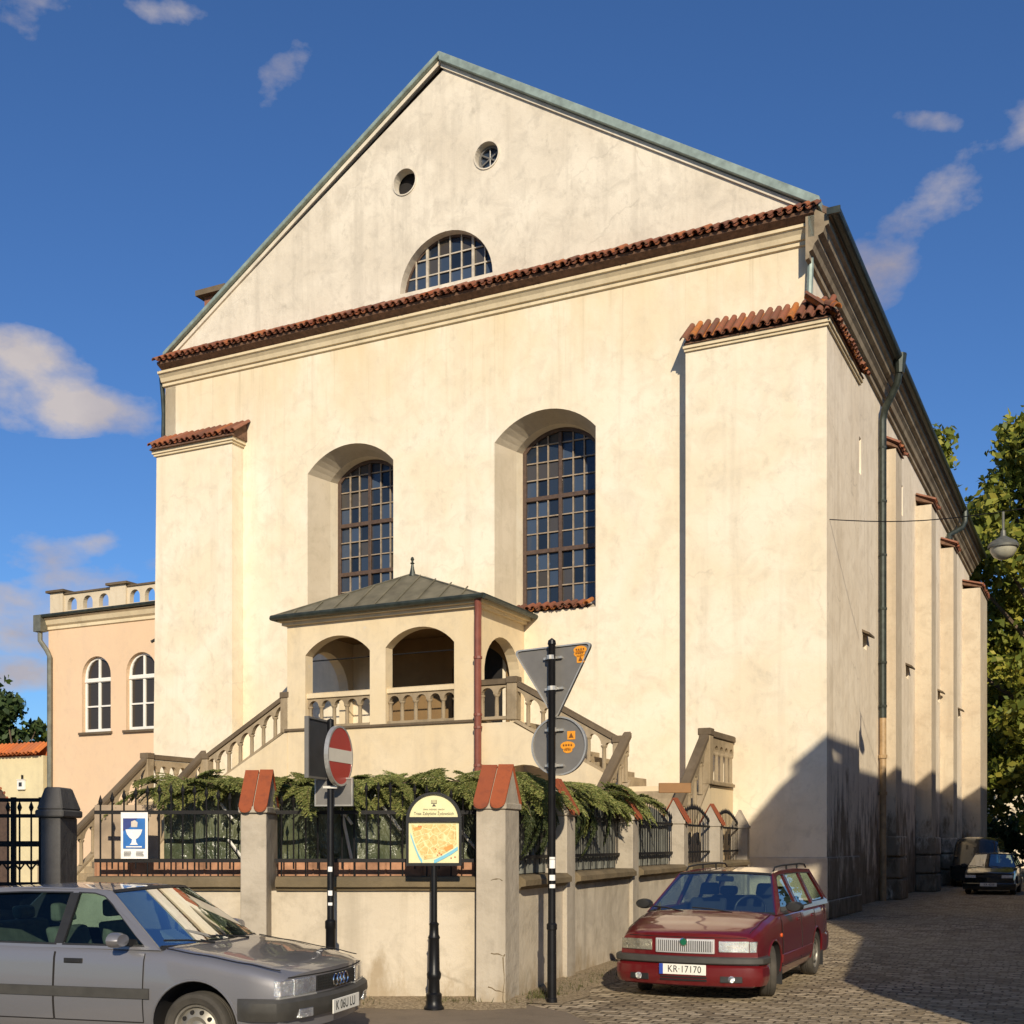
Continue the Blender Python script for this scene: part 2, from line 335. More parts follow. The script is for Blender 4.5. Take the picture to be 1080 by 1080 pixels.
M['tilebright'] = tilemat('new orange tiles', [(0.58, 0.16, 0.045), (0.52, 0.15, 0.05), (0.46, 0.15, 0.06), (0.60, 0.18, 0.05)], (0.38, 0.12, 0.05))
M['captile'] = tilemat('red capping tiles', [(0.30, 0.078, 0.032), (0.26, 0.07, 0.032), (0.33, 0.088, 0.036)], (0.16, 0.05, 0.03))
M['soffit'] = simple('dark brick soffit', (0.16, 0.085, 0.05), 0.9, 0.4, 8, 0.5)
M['copper'] = simple('weathered copper sheet', (0.26, 0.32, 0.28), 0.55, 0.3, 3.5, 0.15, 0.2)
M['darkcopper'] = simple('dark patinated gutter', (0.038, 0.046, 0.037), 0.45, 0.45, 5, 0.1, 0.3)
M['porchroof'] = simple('green grey roof sheet', (0.165, 0.15, 0.105), 0.5, 0.3, 3, 0.15, 0.25)
M['redpipe'] = simple('red brown pipe paint', (0.21, 0.062, 0.04), 0.45, 0.2, 4, 0.1)
M['greypipe'] = simple('grey zinc pipe', (0.17, 0.17, 0.135), 0.5, 0.3, 4, 0.1, 0.3)
M['brownpipe'] = simple('tan pipe paint', (0.36, 0.24, 0.12), 0.5, 0.3, 4, 0.1)
M['brownframe'] = simple('brown window wood', (0.085, 0.052, 0.035), 0.55, 0.3, 8, 0.2)
M['glazingbar'] = simple('weathered glazing bars', (0.30, 0.235, 0.165), 0.6, 0.3, 9, 0.1)
M['palebar'] = simple('pale glazing bars', (0.50, 0.43, 0.33), 0.6, 0.25, 9, 0.1)
M['whiteframe'] = simple('white window paint', (0.80, 0.77, 0.70), 0.45, 0.05, 5, 0.05)
M['pane'] = panemat('old dark panes', (0.022, 0.032, 0.050))
M['panebrown'] = panemat('dark interior panes', (0.030, 0.024, 0.018), 0.03)
M['dark'] = simple('dark interior', (0.012, 0.010, 0.009), 0.9, 0.3, 3, 0)
M['iron'] = simple('black wrought iron', (0.010, 0.009, 0.009), 0.6, 0.3, 12, 0.2, spec=0.25)
M['pole'] = simple('black pole paint', (0.008, 0.008, 0.009), 0.38, 0.3, 8, 0.06, spec=0.3)
M['signback'] = simple('grey sign back', (0.19, 0.18, 0.165), 0.5, 0.12, 5, 0.05, 0.3)
M['signedge'] = simple('bare metal edge', (0.55, 0.53, 0.48), 0.35, 0.15, 6, 0.05, 0.6)
M['darksign'] = simple('dark sign back', (0.035, 0.037, 0.042), 0.5, 0.2, 6, 0.05)
M['signred'] = simple('sign red', (0.42, 0.045, 0.03), 0.4, 0.08, 5, 0.03)
M['signwhite'] = simple('sign white', (0.72, 0.66, 0.54), 0.4, 0.05, 5, 0.03)
M['sticker'] = simple('orange sticker', (0.75, 0.30, 0.02), 0.5, 0.15, 40, 0)
M['stickertext'] = simple('sticker brown print', (0.16, 0.06, 0.01), 0.5, 0.1, 40, 0)
M['white'] = simple('white paper', (0.80, 0.78, 0.74), 0.6, 0.08, 30, 0)
M['posterblue'] = simple('poster blue', (0.012, 0.135, 0.42), 0.5, 0.15, 12, 0)
M['posternavy'] = simple('poster navy', (0.02, 0.04, 0.19), 0.5, 0.15, 12, 0)
M['paletan'] = simple('pale print', (0.60, 0.52, 0.44), 0.6, 0.1, 30, 0)
M['ink'] = simple('brown ink', (0.06, 0.05, 0.035), 0.6, 0.1, 20, 0)
M['planter'] = simple('terracotta render', (0.36, 0.185, 0.105), 0.85, 0.45, 5, 0.2)
M['cloth'] = simple('beige screen cloth', (0.36, 0.275, 0.19), 0.85, 0.3, 2.5, 0.2)
t = NT('green plastic sheet'); M['tarp'] = t.done(t.mix(t.ramp(t.noise(1.5, 5), 0.35, 0.7), (0.05, 0.065, 0.035), (0.16, 0.17, 0.095)), 0.25, t.bump(t.noise(2.2, 5, 0.6, t.vec((2.2, 2.2, 0.7)), 1.0), 0.9, 0.10), spec=0.5)
M['sheenwhite'] = simple('white plastic lath', (0.72, 0.70, 0.64), 0.4, 0.1, 8, 0.05)
M['sheet'] = simple('grey green corrugated sheet', (0.17, 0.17, 0.145), 0.6, 0.4, 2, 0.3)
M['needles'] = leafmat('fir needles', [(0.11, 0.15, 0.04), (0.23, 0.27, 0.075), (0.36, 0.37, 0.12), (0.50, 0.45, 0.17)], 0.3)
M['needlesdark'] = leafmat('dark fir needles', [(0.028, 0.045, 0.016), (0.06, 0.08, 0.025), (0.11, 0.12, 0.045)], 0.2)
M['bark'] = simple('tree bark', (0.11, 0.075, 0.045), 0.9, 0.4, 4, 0.7)
M['leafyellow'] = leafmat('autumn leaves', [(0.11, 0.145, 0.025), (0.22, 0.25, 0.035), (0.34, 0.34, 0.05), (0.44, 0.38, 0.06)], 0.3)
M['leafgreen'] = leafmat('green leaves', [(0.06, 0.10, 0.02), (0.13, 0.19, 0.035), (0.21, 0.27, 0.05), (0.28, 0.32, 0.07)], 0.3)
M['leafdark'] = leafmat('dark green leaves', [(0.035, 0.065, 0.02), (0.065, 0.105, 0.03), (0.11, 0.15, 0.045)], 0.25)
M['plank'] = simple('orange plank', (0.25, 0.115, 0.028), 0.6, 0.15, 5, 0.1)
M['weed'] = leafmat('weeds', [(0.06, 0.07, 0.02), (0.12, 0.12, 0.04), (0.17, 0.15, 0.06)], 0.2)
# cars
M['greypaint'] = simple('grey metallic paint', (0.235, 0.232, 0.245), 0.34, 0.04, 200, 0, 0.45, coat=1.0)
M['greytrim'] = simple('dark grey bumper plastic', (0.055, 0.052, 0.046), 0.5, 0.15, 10, 0.05)
M['redpaint'] = simple('dark red paint', (0.135, 0.008, 0.011), 0.28, 0.06, 120, 0, 0.15, coat=1.0)
M['redlow'] = simple('dusty red paint', (0.16, 0.022, 0.02), 0.4, 0.15, 4, 0.02, 0.1, coat=0.6)
M['blackpaint'] = simple('black green paint', (0.010, 0.013, 0.012), 0.25, 0.1, 80, 0, 0.1, coat=1.0)
M['blacktrim'] = simple('black plastic', (0.018, 0.018, 0.018), 0.5, 0.2, 12, 0.05)
M['rubber'] = simple('dusty tyre rubber', (0.055, 0.048, 0.038), 0.85, 0.3, 6, 0.2)
M['rim'] = simple('grey steel rim', (0.28, 0.26, 0.22), 0.45, 0.15, 8, 0.05, 0.5)
M['chromegrille'] = simple('bright grille plating', (0.80, 0.79, 0.76), 0.38, 0.06, 30, 0, 0.55)
M['chrome'] = simple('chrome', (0.75, 0.74, 0.72), 0.12, 0.03, 6, 0, 1.0)
M['lamp'] = simple('headlamp reflector', (0.82, 0.81, 0.77), 0.14, 0.25, 16, 0.8, 0.9, coat=1.0, bdist=0.02)
M['lampdull'] = simple('dull yellowish headlamp', (0.50, 0.47, 0.36), 0.2, 0.3, 18, 0.6, 0.7, coat=1.0, bdist=0.02)  # darker and yellower than the other headlamp material
M['amber'] = simple('amber lens', (0.75, 0.12, 0.02), 0.25, 0.05, 10, 0, coat=0.6)
M['seat'] = simple('grey seat fabric', (0.19, 0.185, 0.145), 0.9, 0.2, 10, 0.1)
M['seatdark'] = simple('dark seat fabric', (0.035, 0.038, 0.042), 0.9, 0.2, 10, 0.1)
M['plate'] = simple('plate white', (0.80, 0.77, 0.68), 0.4, 0.04, 10, 0)
M['plateblue'] = simple('plate blue', (0.03, 0.07, 0.35), 0.4, 0.04, 10, 0)
M['black'] = simple('black print', (0.012, 0.012, 0.012), 0.5, 0.1, 10, 0)
M['green'] = simple('green enamel', (0.01, 0.12, 0.06), 0.3, 0.1, 10, 0)
M['glass'] = glassmat('car glass', (0.46, 0.60, 0.57), refl=0.5)
M['glassdark'] = glassmat('tinted car glass', (0.62, 0.74, 0.70), refl=0.24)
M['lampglass'] = glassmat('lamp glass', (0.75, 0.72, 0.6), 0.02)
M['roofsheet'] = simple('old roof covering', (0.12, 0.075, 0.05), 0.8, 0.3, 2, 0.2)
M['farwall'] = plaster('far wall plaster', (0.66, 0.56, 0.41), (0.6, 0.5, 0.35), (0.45, 0.37, 0.25), 0.6, 0.5)
M['housewall'] = plaster('grey house plaster', (0.46, 0.41, 0.34), (0.40, 0.35, 0.28), (0.3, 0.26, 0.2), 0.6, 0.4)
M['globe'] = simple('milky lamp bowl', (0.42, 0.40, 0.31), 0.3, 0.15, 8, 0.05, coat=0.5)
M['lampmetal'] = simple('grey lamp hood', (0.14, 0.14, 0.12), 0.5, 0.2, 8, 0.05, 0.3)

def cobbles():
    t = NT('granite setts'); v = t.vec((1, 1, 1), rot=(0, 0, R(24)))
    def warp(v, sc, amt):
        w = t.n('ShaderNodeTexNoise'); w.inputs['Scale'].default_value = sc; w.inputs['Detail'].default_value = 3; t.l(v, w.inputs['Vector'])
        ad = t.n('ShaderNodeMixRGB', blend_type='LINEAR_LIGHT'); ad.inputs[0].default_value = amt; t.l(v, ad.inputs[1]); t.l(w.outputs['Color'], ad.inputs[2]); return ad.outputs[0]
    v = warp(warp(v, 0.8, 0.14), 5.0, 0.055)
    b = t.n('ShaderNodeTexBrick'); t.l(v, b.inputs['Vector']); b.offset = 0.5; b.inputs['Scale'].default_value = 1.0; b.inputs['Brick Width'].default_value = 0.19; b.inputs['Row Height'].default_value = 0.135
    b.inputs['Mortar Size'].default_value = 0.016; b.inputs['Mortar Smooth'].default_value = 0.6; b.inputs['Bias'].default_value = -0.1
    b.inputs['Color1'].default_value = (0.27, 0.205, 0.13, 1); b.inputs['Color2'].default_value = (0.70, 0.565, 0.385, 1); b.inputs['Mortar'].default_value = (0.085, 0.065, 0.04, 1)
    c = b.outputs['Color']; big = t.noise(0.35, 6); c = t.mix(t.ramp(big, 0.40, 0.62, 0, 0.55), c, (0.46, 0.36, 0.22))
    mid = t.noise(2.4, 8, 0.7); c = t.mix(t.ramp(mid, 0.52, 0.68, 0, 0.5), c, (0.15, 0.115, 0.07)); c = t.mix(t.ramp(mid, 0.30, 0.42, 0.5, 0.0), c, (0.42, 0.34, 0.23))
    fine = t.noise(22, 6, 0.7); c = t.mix(t.ramp(fine, 0.5, 0.75, 0, 0.4), c, (0.14, 0.105, 0.065))
    grit = t.noise(60, 3, 0.7); c = t.mix(t.ramp(grit, 0.64, 0.70, 0, 0.55), c, (0.50, 0.41, 0.29))
    lum = t.n('ShaderNodeRGBToBW'); t.l(b.outputs['Color'], lum.inputs[0])
    h = t.math('ADD', t.math('MULTIPLY', t.math('SUBTRACT', 1.0, b.outputs['Fac']), 1.0), t.math('MULTIPLY', fine, 0.5)); h = t.math('ADD', h, t.math('MULTIPLY', lum.outputs[0], 1.6))
    h = t.math('ADD', h, t.math('MULTIPLY', t.noise(1.3, 4), 3.0))
    return t.done(c, 0.78, t.bump(h, 1.0, 0.045), spec=0.25)
M['cobbles'] = cobbles()
t = NT('worn asphalt'); f = t.noise(0.6, 7, 0.65); g = t.noise(55, 4, 0.75); k = t.noise(4, 7, 0.7)
c = t.mix(t.ramp(f, 0.35, 0.68), (0.185, 0.145, 0.10), (0.27, 0.21, 0.145)); c = t.mix(t.ramp(k, 0.5, 0.75, 0, 0.5), c, (0.14, 0.11, 0.075)); c = t.mix(t.ramp(g, 0.6, 0.7, 0, 0.5), c, (0.42, 0.34, 0.24))
M['asphalt'] = t.done(c, 0.85, t.bump(g, 0.6, 0.012), spec=0.3)
t = NT('dusty gravel'); g = t.noise(30, 5, 0.75); c = t.mix(t.ramp(g, 0.4, 0.65), (0.20, 0.15, 0.09), (0.44, 0.35, 0.23)); M['gravel'] = t.done(c, 0.9, t.bump(g, 0.9, 0.02), spec=0.2)
t = NT('map print')                                          # yellow town plan: pale streets between tan blocks
v = t.n('ShaderNodeTexVoronoi', feature='DISTANCE_TO_EDGE', voronoi_dimensions='3D'); v.inputs['Scale'].default_value = 13; t.l(t.vec((1, 1, 1), rot=(0, R(25), 0)), v.inputs['Vector'])
n1 = t.noise(30, 5, 0.7); c = t.mix(t.ramp(n1, 0.42, 0.6), (0.62, 0.42, 0.14), (0.66, 0.56, 0.24)); c = t.mix(t.ramp(t.noise(8, 4), 0.56, 0.68, 0, 0.6), c, (0.45, 0.28, 0.09))
c = t.mix(t.ramp(v.outputs['Distance'], 0.02, 0.05, 1, 0), c, (0.74, 0.66, 0.33)); c = t.mix(t.ramp(t.noise(75, 3), 0.64, 0.68, 0, 0.8), c, (0.22, 0.12, 0.05)); M['map'] = t.done(c, 0.35)
M['mapwater'] = simple('map river blue', (0.18, 0.48, 0.60), 0.35, 0.1, 12, 0)
M['mappaper'] = simple('map paper', (0.72, 0.66, 0.36), 0.35, 0.06, 12, 0)
M['maporange'] = simple('map orange block', (0.70, 0.30, 0.06), 0.35, 0.1, 30, 0)
M['mapred'] = simple('map red marks', (0.50, 0.07, 0.04), 0.35, 0.1, 30, 0)

# ------------------------------------------------------------------ ground
g = MB(); n = 24
g.face([(-400, -400, 0), (400, -400, 0), (400, 900, 0), (-400, 900, 0)])
tag(g.build('street', M['cobbles']), kind='structure')
g = MB()                                                     # smoother strip of road along the front wall
edge = [(-30, 4), (1.2, 4), (1.0, 9), (0.75, 11.3), (0.55, 12.1), (0.3, 12.45), (0.0, 12.9), (-30, 12.9)]
g.face([(x, y, 0.004) for x, y in edge]); tag(g.build('road', M['asphalt']), kind='structure')
g = MB()                                                     # thin raised footing of dust and gravel along the walls
xs = np.linspace(-6, 0.15, 60); rows = [[], [], []]
for x in xs:
    o = 0.05*math.sin(x*3.1)+0.04*math.sin(x*7.7+1)
    rows[0].append((x, 12.30+o, 0.006)); rows[1].append((x, 12.52+o, 0.05)); rows[2].append((x, 12.80, 0.085))
g.quads(rows)
tag(g.build('pavement', M['gravel'], smooth=True), kind='structure')
g = MB(); rows = [[], [], []]; DR = Vector((0.351, 0.936, 0)); NR = Vector((0.936, -0.351, 0))   # right run of the wall: direction and outward normal
P0 = Vector((0.0, 12.5, 0))
for s in np.linspace(0.3, 15.5, 90):
    o = 0.06*math.sin(s*2.3)+0.05*math.sin(s*5.1+2); b = P0+DR*s
    rows[0].append(b+NR*(0.42+o)+Vector((0, 0, 0.006))); k = min(1, max(0.0, (s-0.3)/1.2)); rows[1].append(b+NR*(0.2+o*0.6)+Vector((0, 0, 0.008+0.045*k))); rows[2].append(b+NR*(-0.14)+Vector((0, 0, 0.012+0.09*k)))
g.quads(rows); tag(g.build('pavement', M['gravel'], smooth=True), kind='structure')

# ------------------------------------------------------------------ the hall
BO = (7.06, 26.9, 0); BR = math.atan2(-0.4450, 0.8955)
def bw(x, y, z=0):                                           # hall coordinates -> world
    return (BO[0]+0.8955*x+0.4450*y, BO[1]-0.4450*x+0.8955*y, z)
hall = thing('hall_building', 'tall cream plastered hall with a steep gable, two deep arched windows and corner buttresses', 'building', BO, BR)
AX = -10.15
def front(y): return (lambda p: (p[0], y, p[1]))

def tile_row(mb, start, a, s, count, pitch, length, r, step=0):
    a = Vector(a).normalized(); s = Vector(s).normalized(); nrm = a.cross(s); 
    if nrm.z < 0: nrm = -nrm
    start = Vector(start)
    def pipe(c, r0, r1, a0, a1, L, up):
        N = 6; rows = []
        for (rr, d, th) in ((r0, 0, 0), (r1, L, 0), (r1-0.02, L, 0), (r0-0.02, 0, 0)):
            rows.append([c+s*d+nrm*up+a*(math.cos(a0+(a1-a0)*k/N)*rr)+nrm*(math.sin(a0+(a1-a0)*k/N)*rr) for k in range(N+1)])
        mb.quads(rows)
    for i in range(count):
        j = random.uniform(-0.018, 0.018); L = length+random.uniform(-0.05, 0.04)
        pipe(start+a*(i*pitch+j), r*0.82, r*random.uniform(0.95, 1.06), 0, PI, L, 0.02+random.uniform(-0.004, 0.022))
        if i < count-1: pipe(start+a*((i+0.5)*pitch+j), r, r*0.86, PI, 2*PI, length-0.03, r*0.45)

def pent(mb_t, mb_s, x0, x1, yw, zw, yf, zf, pitch=0.215):    # tiled pent roof: tiles and soffit, along x
    L = math.hypot(yf-yw, zf-zw); cnt = int(round((x1-x0)/pitch))+1
    tile_row(mb_t, (x0, yw, zw), (1, 0, 0), (0, yf-yw, zf-zw), cnt, (x1-x0)/(cnt-1), L, 0.085)
def pent_y(mb_t, y0, y1, xw, zw, xf, zf, pitch=0.215):
    L = math.hypot(xf-xw, zf-zw); cnt = int(round((y1-y0)/pitch))+1
    tile_row(mb_t, (xw, y0, zw), (0, 1, 0), (xf-xw, 0, zf-zw), cnt, (y1-y0)/(cnt-1), L, 0.085)

niche_o = [arch(c, 1.42, 7.62, 12.13, 0.64, 18) for c in (-7.22, -13.15)]
niche_m = [arch(c, 1.12, 7.92, 12.05, 0.56, 18) for c in (-7.22, -13.15)]
niche_i = [arch(c, 1.08, 7.97, 12.10, 0.52, 18) for c in (-7.22, -13.15)]
w = MB()
w.prism([(-19.8, 0), (-0.5, 0), (-0.5, 15.7), (-19.8, 15.7)], niche_o, front(0.5), None, sides=False, back=False)
for o, m_, i_ in zip(niche_o, niche_m, niche_i):
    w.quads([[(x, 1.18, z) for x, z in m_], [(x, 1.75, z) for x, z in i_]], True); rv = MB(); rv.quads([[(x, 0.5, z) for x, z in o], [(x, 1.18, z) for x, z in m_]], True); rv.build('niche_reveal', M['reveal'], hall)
w.box(-19.8, -19.4, 0.5, 36, 0, 15.7)
w.build('wall', M['cream'], hall)
# gable
lun = arch(-10.1, 1.41, 16.57, 16.58, 1.38, 22); oc = [circ(-11.36, 19.58, 0.34), circ(-8.86, 19.66, 0.34)]
w = MB(); w.prism([(-19.8, 15.7), (-0.4, 15.7), (-0.4, 16.3), (-10.1, 22.3), (-19.62, 16.3), (-19.8, 16.0)], [lun]+oc, front(0.49), None, sides=False, back=False)
w.quads([[(x, 0.49, z) for x, z in lun], [(x, 0.80, z) for x, z in lun]], True)
for c in oc: w.quads([[(x, 0.49, z) for x, z in c], [(x, 0.74, z) for x, z in c]], True)
w.build('gable', M['gable'], hall)
for (cx_, cz_) in ((-11.36, 19.58), (-8.86, 19.66)):         # raised rings round the openings
    w = MB(); w.prism(circ(cx_, cz_, 0.375, 28), [circ(cx_, cz_, 0.341, 28)], front(0.462), front(0.492)); w.build('ring', M['gable'], hall)
w = MB(); w.box(-12.2, -10.5, 0.80, 2.6, 18.9, 20.3); w.build('opening', M['dark'], hall)
# windows
def big_window(c):
    f = MB(); o = arch(c, 1.09, 7.95, 12.10, 0.53, 18); i = arch(c, 0.99, 8.05, 12.06, 0.46, 18)
    f.prism(o, [i], front(1.50), front(1.60))
    f.box(c-0.045, c+0.045, 1.49, 1.59, 8.05, 12.5)
    for z in (9.43, 10.83): f.box(c-0.99, c+0.99, 1.492, 1.588, z-0.055, z+0.055)
    fr = f.build('window', M['brownframe'], hall, bevel=0.008)
    b = MB()
    for s in (-1, 1):
        for k in (1, 2):
            x = c+s*(0.045+0.945*k/3); b.box(x-0.016, x+0.016, 1.52, 1.565, 8.05, 12.5-0.16*(k/3)**2*2.2)
    zs = [8.05+1.325*k/3 for k in (1, 2)]+[9.485+1.29*k/3 for k in (1, 2)]+[10.885+0.45*k for k in (1, 2, 3)]
    for z in zs: b.box(c-0.98, c+0.98, 1.522, 1.562, z-0.015, z+0.015)
    b.build('glazing_bar', M['glazingbar'], fr)
    p = MB()                                                  # hand-set panes: each at its own slight angle
    xs = [c-0.99+0.99*k/3 for k in range(7)]; zz = [8.05]+zs[:2]+[9.43]+zs[2:4]+[10.83]+zs[4:]+[12.55]
    for a, b_ in zip(xs[:-1], xs[1:]):
        for z0, z1 in zip(zz[:-1], zz[1:]):
            d = [random.uniform(-0.011, 0.011) for _ in range(3)]
            p.face([(a, 1.575+d[0], z0), (b_, 1.575+d[1], z0), (b_, 1.575+d[1]+d[2], z1), (a, 1.575+d[0]+d[2], z1)])
    p.build('pane', M['pane'], fr, fix=False)
    s = MB(); tile_row(s, (c-1.25, 0.75, 7.82), (1, 0, 0), (0, -1, -0.45), 13, 0.205, 0.42, 0.085); s.build('sill', M['tileorange'], fr)
    s = MB(); s.hexa([(c-1.12, 1.5, 7.80), (c+1.12, 1.5, 7.80), (c+1.12, 0.6, 7.63), (c-1.12, 0.6, 7.63)][::-1], [(c-1.12, 1.5, 7.975), (c+1.12, 1.5, 7.975), (c+1.12, 0.6, 7.70), (c-1.12, 0.6, 7.70)][::-1]); s.build('sill_bed', M['stonecap'], fr)
big_window(-7.22); big_window(-13.15)
f = MB(); f.prism(arch(-10.1, 1.42, 16.56, 16.58, 1.38, 22), [arch(-10.1, 1.35, 16.63, 16.64, 1.26, 22)], front(0.74), front(0.80)); fr = f.build('window', M['brownframe'], hall)
f = MB()
for k in range(1, 8):
    x = -10.1-1.40+2.80*k/8; h = math.sqrt(max(0, 1.37**2-(x+10.1)**2)); q = 0.036 if k in (2, 6) else 0.017
    f.box(x-q, x+q, 0.735-(0.012 if q > 0.03 else 0), 0.775, 16.6, 16.6+h)
for k, z in enumerate((17.03, 17.47)):
    h = math.sqrt(1.37**2-(z-16.57)**2); f.box(-10.1-h, -10.1+h, 0.742, 0.772, z-0.017, z+0.017)
f.build('glazing_bar', M['palebar'], fr)
p = MB()
for k in range(8):
    for z0, z1 in ((16.58, 17.03), (17.03, 17.47), (17.47, 17.93)):
        x = -11.5+0.35*k; d = [random.uniform(-0.011, 0.011) for _ in range(3)]
        p.face([(x, 0.788+d[0], z0), (x+0.35, 0.788+d[1], z0), (x+0.35, 0.788+d[1]+d[2], z1), (x, 0.788+d[0]+d[2], z1)])
p.build('pane', M['pane'], fr, fix=False)
f = MB(); f.prism(circ(-8.86, 19.66, 0.335), [circ(-8.86, 19.66, 0.275)], front(0.66), front(0.74))
for k in range(3):
    a = PI/2+k*PI/3; dx, dz = math.cos(a)*0.28, math.sin(a)*0.28; f.tube([(-8.86-dx, 0.68, 19.66-dz), (-8.86+dx, 0.68, 19.66+dz)], 0.022, 6)
fr = f.build('window', M['signback'], hall); p = MB(); p.face([(x, 0.73, z) for x, z in circ(-8.86, 19.66, 0.30)]); p.build('pane', M['pane'], fr)
# verge flashing and the inner verge moulding
for s, nm in ((1, 0), (-1, 1)):
    e = lambda x: AX-0.06+(x*0.99 if s > 0 else -x*0.945)
    th = 0.24 if s > 0 else 0.13
    w = MB(); w.prism([(e(0), 22.68), (e(10.08), 16.44), (e(10.08), 16.44-th), (e(0), 22.68-th)], [], front(0.30), front(0.75)); w.build('verge_flashing', M['copper'], hall, bevel=0.015)
    w = MB(); w.prism([(e(0), 22.675-th), (e(9.95), 16.49-th), (e(9.95), 16.37-th), (e(0), 22.555-th)], [], front(0.43), front(0.55)); w.build('verge_moulding', M['gable'], hall)
    w = MB(); w.prism([(e(0), 22.64), (e(10.3), 16.24), (e(10.3), 16.08), (e(0), 22.45)], [], front(0.60), front(36.4)); w.build('roof', M['roofsheet'], hall)
# front cornice
def profile_x(mb, prof, x0, x1): mb.quads([[(x, y, z) for y, z in prof] for x in (x0, x1)], False); mb.face([(x0, y, z) for y, z in prof]); mb.face([(x1, y, z) for y, z in prof][::-1])
c = MB(); profile_x(c, [(0.52, 15.44), (0.44, 15.47), (0.44, 15.56), (0.38, 15.575), (0.34, 15.68), (0.26, 15.77), (0.22, 15.78), (0.22, 15.85), (0.52, 15.85)], -19.86, -0.33); c.build('cornice', M['moulding'], hall)
c = MB()
profile_x(c, [(0.52, 15.852), (0.24, 15.855), (0.04, 15.96), (0.02, 16.02), (0.48, 16.36)], -19.7, -0.30); c.build('cornice_soffit', M['soffit'], hall)
c = MB(); pent(c, None, -19.66, -0.28, 0.50, 16.38, -0.09, 16.02, 0.212); c.build('tile_course', M['tile'], hall, fix=False, smooth=True)
# corner buttresses
w = MB(); w.box(-3.3, 0, 0, 3.9, 1.40, 13.36); w.m[5] = 1; w.build('corner_buttress', [M['cream'], M['lane']], hall)
w = MB(); w.hexa([(-19.86, 0, 0), (-16.85, 0, 0), (-16.85, 0.6, 0), (-19.86, 0.6, 0)], [(-19.68, 0, 13.34), (-16.85, 0, 13.34), (-16.85, 0.6, 13.34), (-19.68, 0.6, 13.34)]); w.build('corner_buttress', M['cream'], hall)
w = MB(); w.box(-3.32, 0.05, -0.05, 3.93, 13.32, 13.38); w.box(-3.34, 0.09, -0.09, 3.96, 13.381, 13.46); w.build('buttress_moulding', M['moulding'], hall)
w = MB(); w.box(-19.74, -16.80, -0.06, 0.5, 13.20, 13.27); w.box(-19.78, -16.75, -0.10, 0.5, 13.265, 13.36); w.build('buttress_moulding', M['moulding'], hall)
w = MB(); pent(w, None, -3.30, 0.05, 0.5, 14.12, -0.20, 13.52); pent_y(w, 0.0, 3.85, -0.5, 14.12, 0.20, 13.52)
for k in range(5): tile_row(w, (-0.52+0.16*k, 0.52-0.16*k, 14.17-0.125*k), (1, 1, 0), (1, -1, -0.78), 1, 0.2, 0.34, 0.11)
w.build('buttress_roof', M['tileorange'], hall, fix=False, smooth=True)
w = MB(); w.hexa([(-3.30, -0.13, 13.461), (0.13, -0.13, 13.461), (0.13, 3.9, 13.461), (-3.30, 3.9, 13.461)], [(-3.30, 0.5, 14.04), (-0.5, 0.5, 14.04), (-0.5, 3.9, 14.04), (-3.30, 3.9, 14.04)]); w.build('buttress_soffit', M['soffit'], hall)
w = MB(); pent(w, None, -19.76, -16.62, 0.5, 13.90, -0.20, 13.44); w.build('buttress_roof', M['tile'], hall, fix=False, smooth=True)
w = MB(); w.hexa([(-19.8, -0.2, 13.361), (-16.7, -0.2, 13.361), (-16.7, 0.5, 13.361), (-19.8, 0.5, 13.361)], [(-19.8, 0.3, 13.82), (-16.7, 0.3, 13.82), (-16.7, 0.5, 13.86), (-19.8, 0.5, 13.86)]); w.build('buttress_soffit', M['soffit'], hall)
# plinth of the right corner: rough courses of stone
w = MB()
for (z0, z1, o) in ((0.0, 0.42, 0.07), (0.421, 1.398, 0.03)):
    w.box(-3.36, o, -o, 3.9+o, z0, z1); w.m[-1] = 1
w.build('plinth', [M['plinth'], M['lane']], hall, bevel=0.03, seg=2)
# lane side wall
def rect(a, b, c0, d): return [(a, c0), (b, c0), (b, d), (a, d)]
slits = [rect(6.45, 6.95, 11.95, 12.95), rect(14.0, 14.5, 12.65, 13.65), rect(22.2, 22.7, 12.7, 13.7)]
vents = [rect(7.2, 7.8, 7.2, 7.65), rect(15.2, 15.8, 7.35, 7.8), rect(23.7, 24.3, 7.45, 7.9), rect(31.0, 31.6, 7.5, 7.9)]
w = MB(); side = lambda x: (lambda p: (x, p[0], p[1]))
w.prism([(0.5, 0), (36, 0), (36, 15.7), (0.5, 15.7)], slits+vents, side(-0.5), None, sides=False, back=False)
for h in slits:
    q = rect(h[0][0]+0.02, h[1][0]-0.02, h[0][1]+0.12, h[2][1]-0.02); w.quads([[(-0.5, y, z) for y, z in h], [(-0.60, y, z) for y, z in q]], True)
for h in vents: w.quads([[(-0.5, y, z) for y, z in h], [(-0.95, y, z) for y, z in h]], True)
w.box(-19.8, -0.5, 35.8, 36, 0, 15.7)
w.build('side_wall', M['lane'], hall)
w = MB()
for h in slits+vents: w.box(-1.3, -0.96 if h in vents else -0.61, h[0][0]-0.1, h[1][0]+0.1, h[0][1]-0.1, h[2][1]+0.1)
w.build('opening', M['dark'], hall)
for h in vents:
    s = MB(); s.hexa([(-0.55, h[0][0]-0.12, h[2][1]), (-0.30, h[0][0]-0.12, h[2][1]-0.12), (-0.30, h[1][0]+0.12, h[2][1]-0.12), (-0.55, h[1][0]+0.12, h[2][1])], [(-0.55, h[0][0]-0.12, h[2][1]+0.07), (-0.30, h[0][0]-0.12, h[2][1]-0.06), (-0.30, h[1][0]+0.12, h[2][1]-0.06), (-0.55, h[1][0]+0.12, h[2][1]+0.07)]); s.build('vent_hood', M['stonecap'], hall)
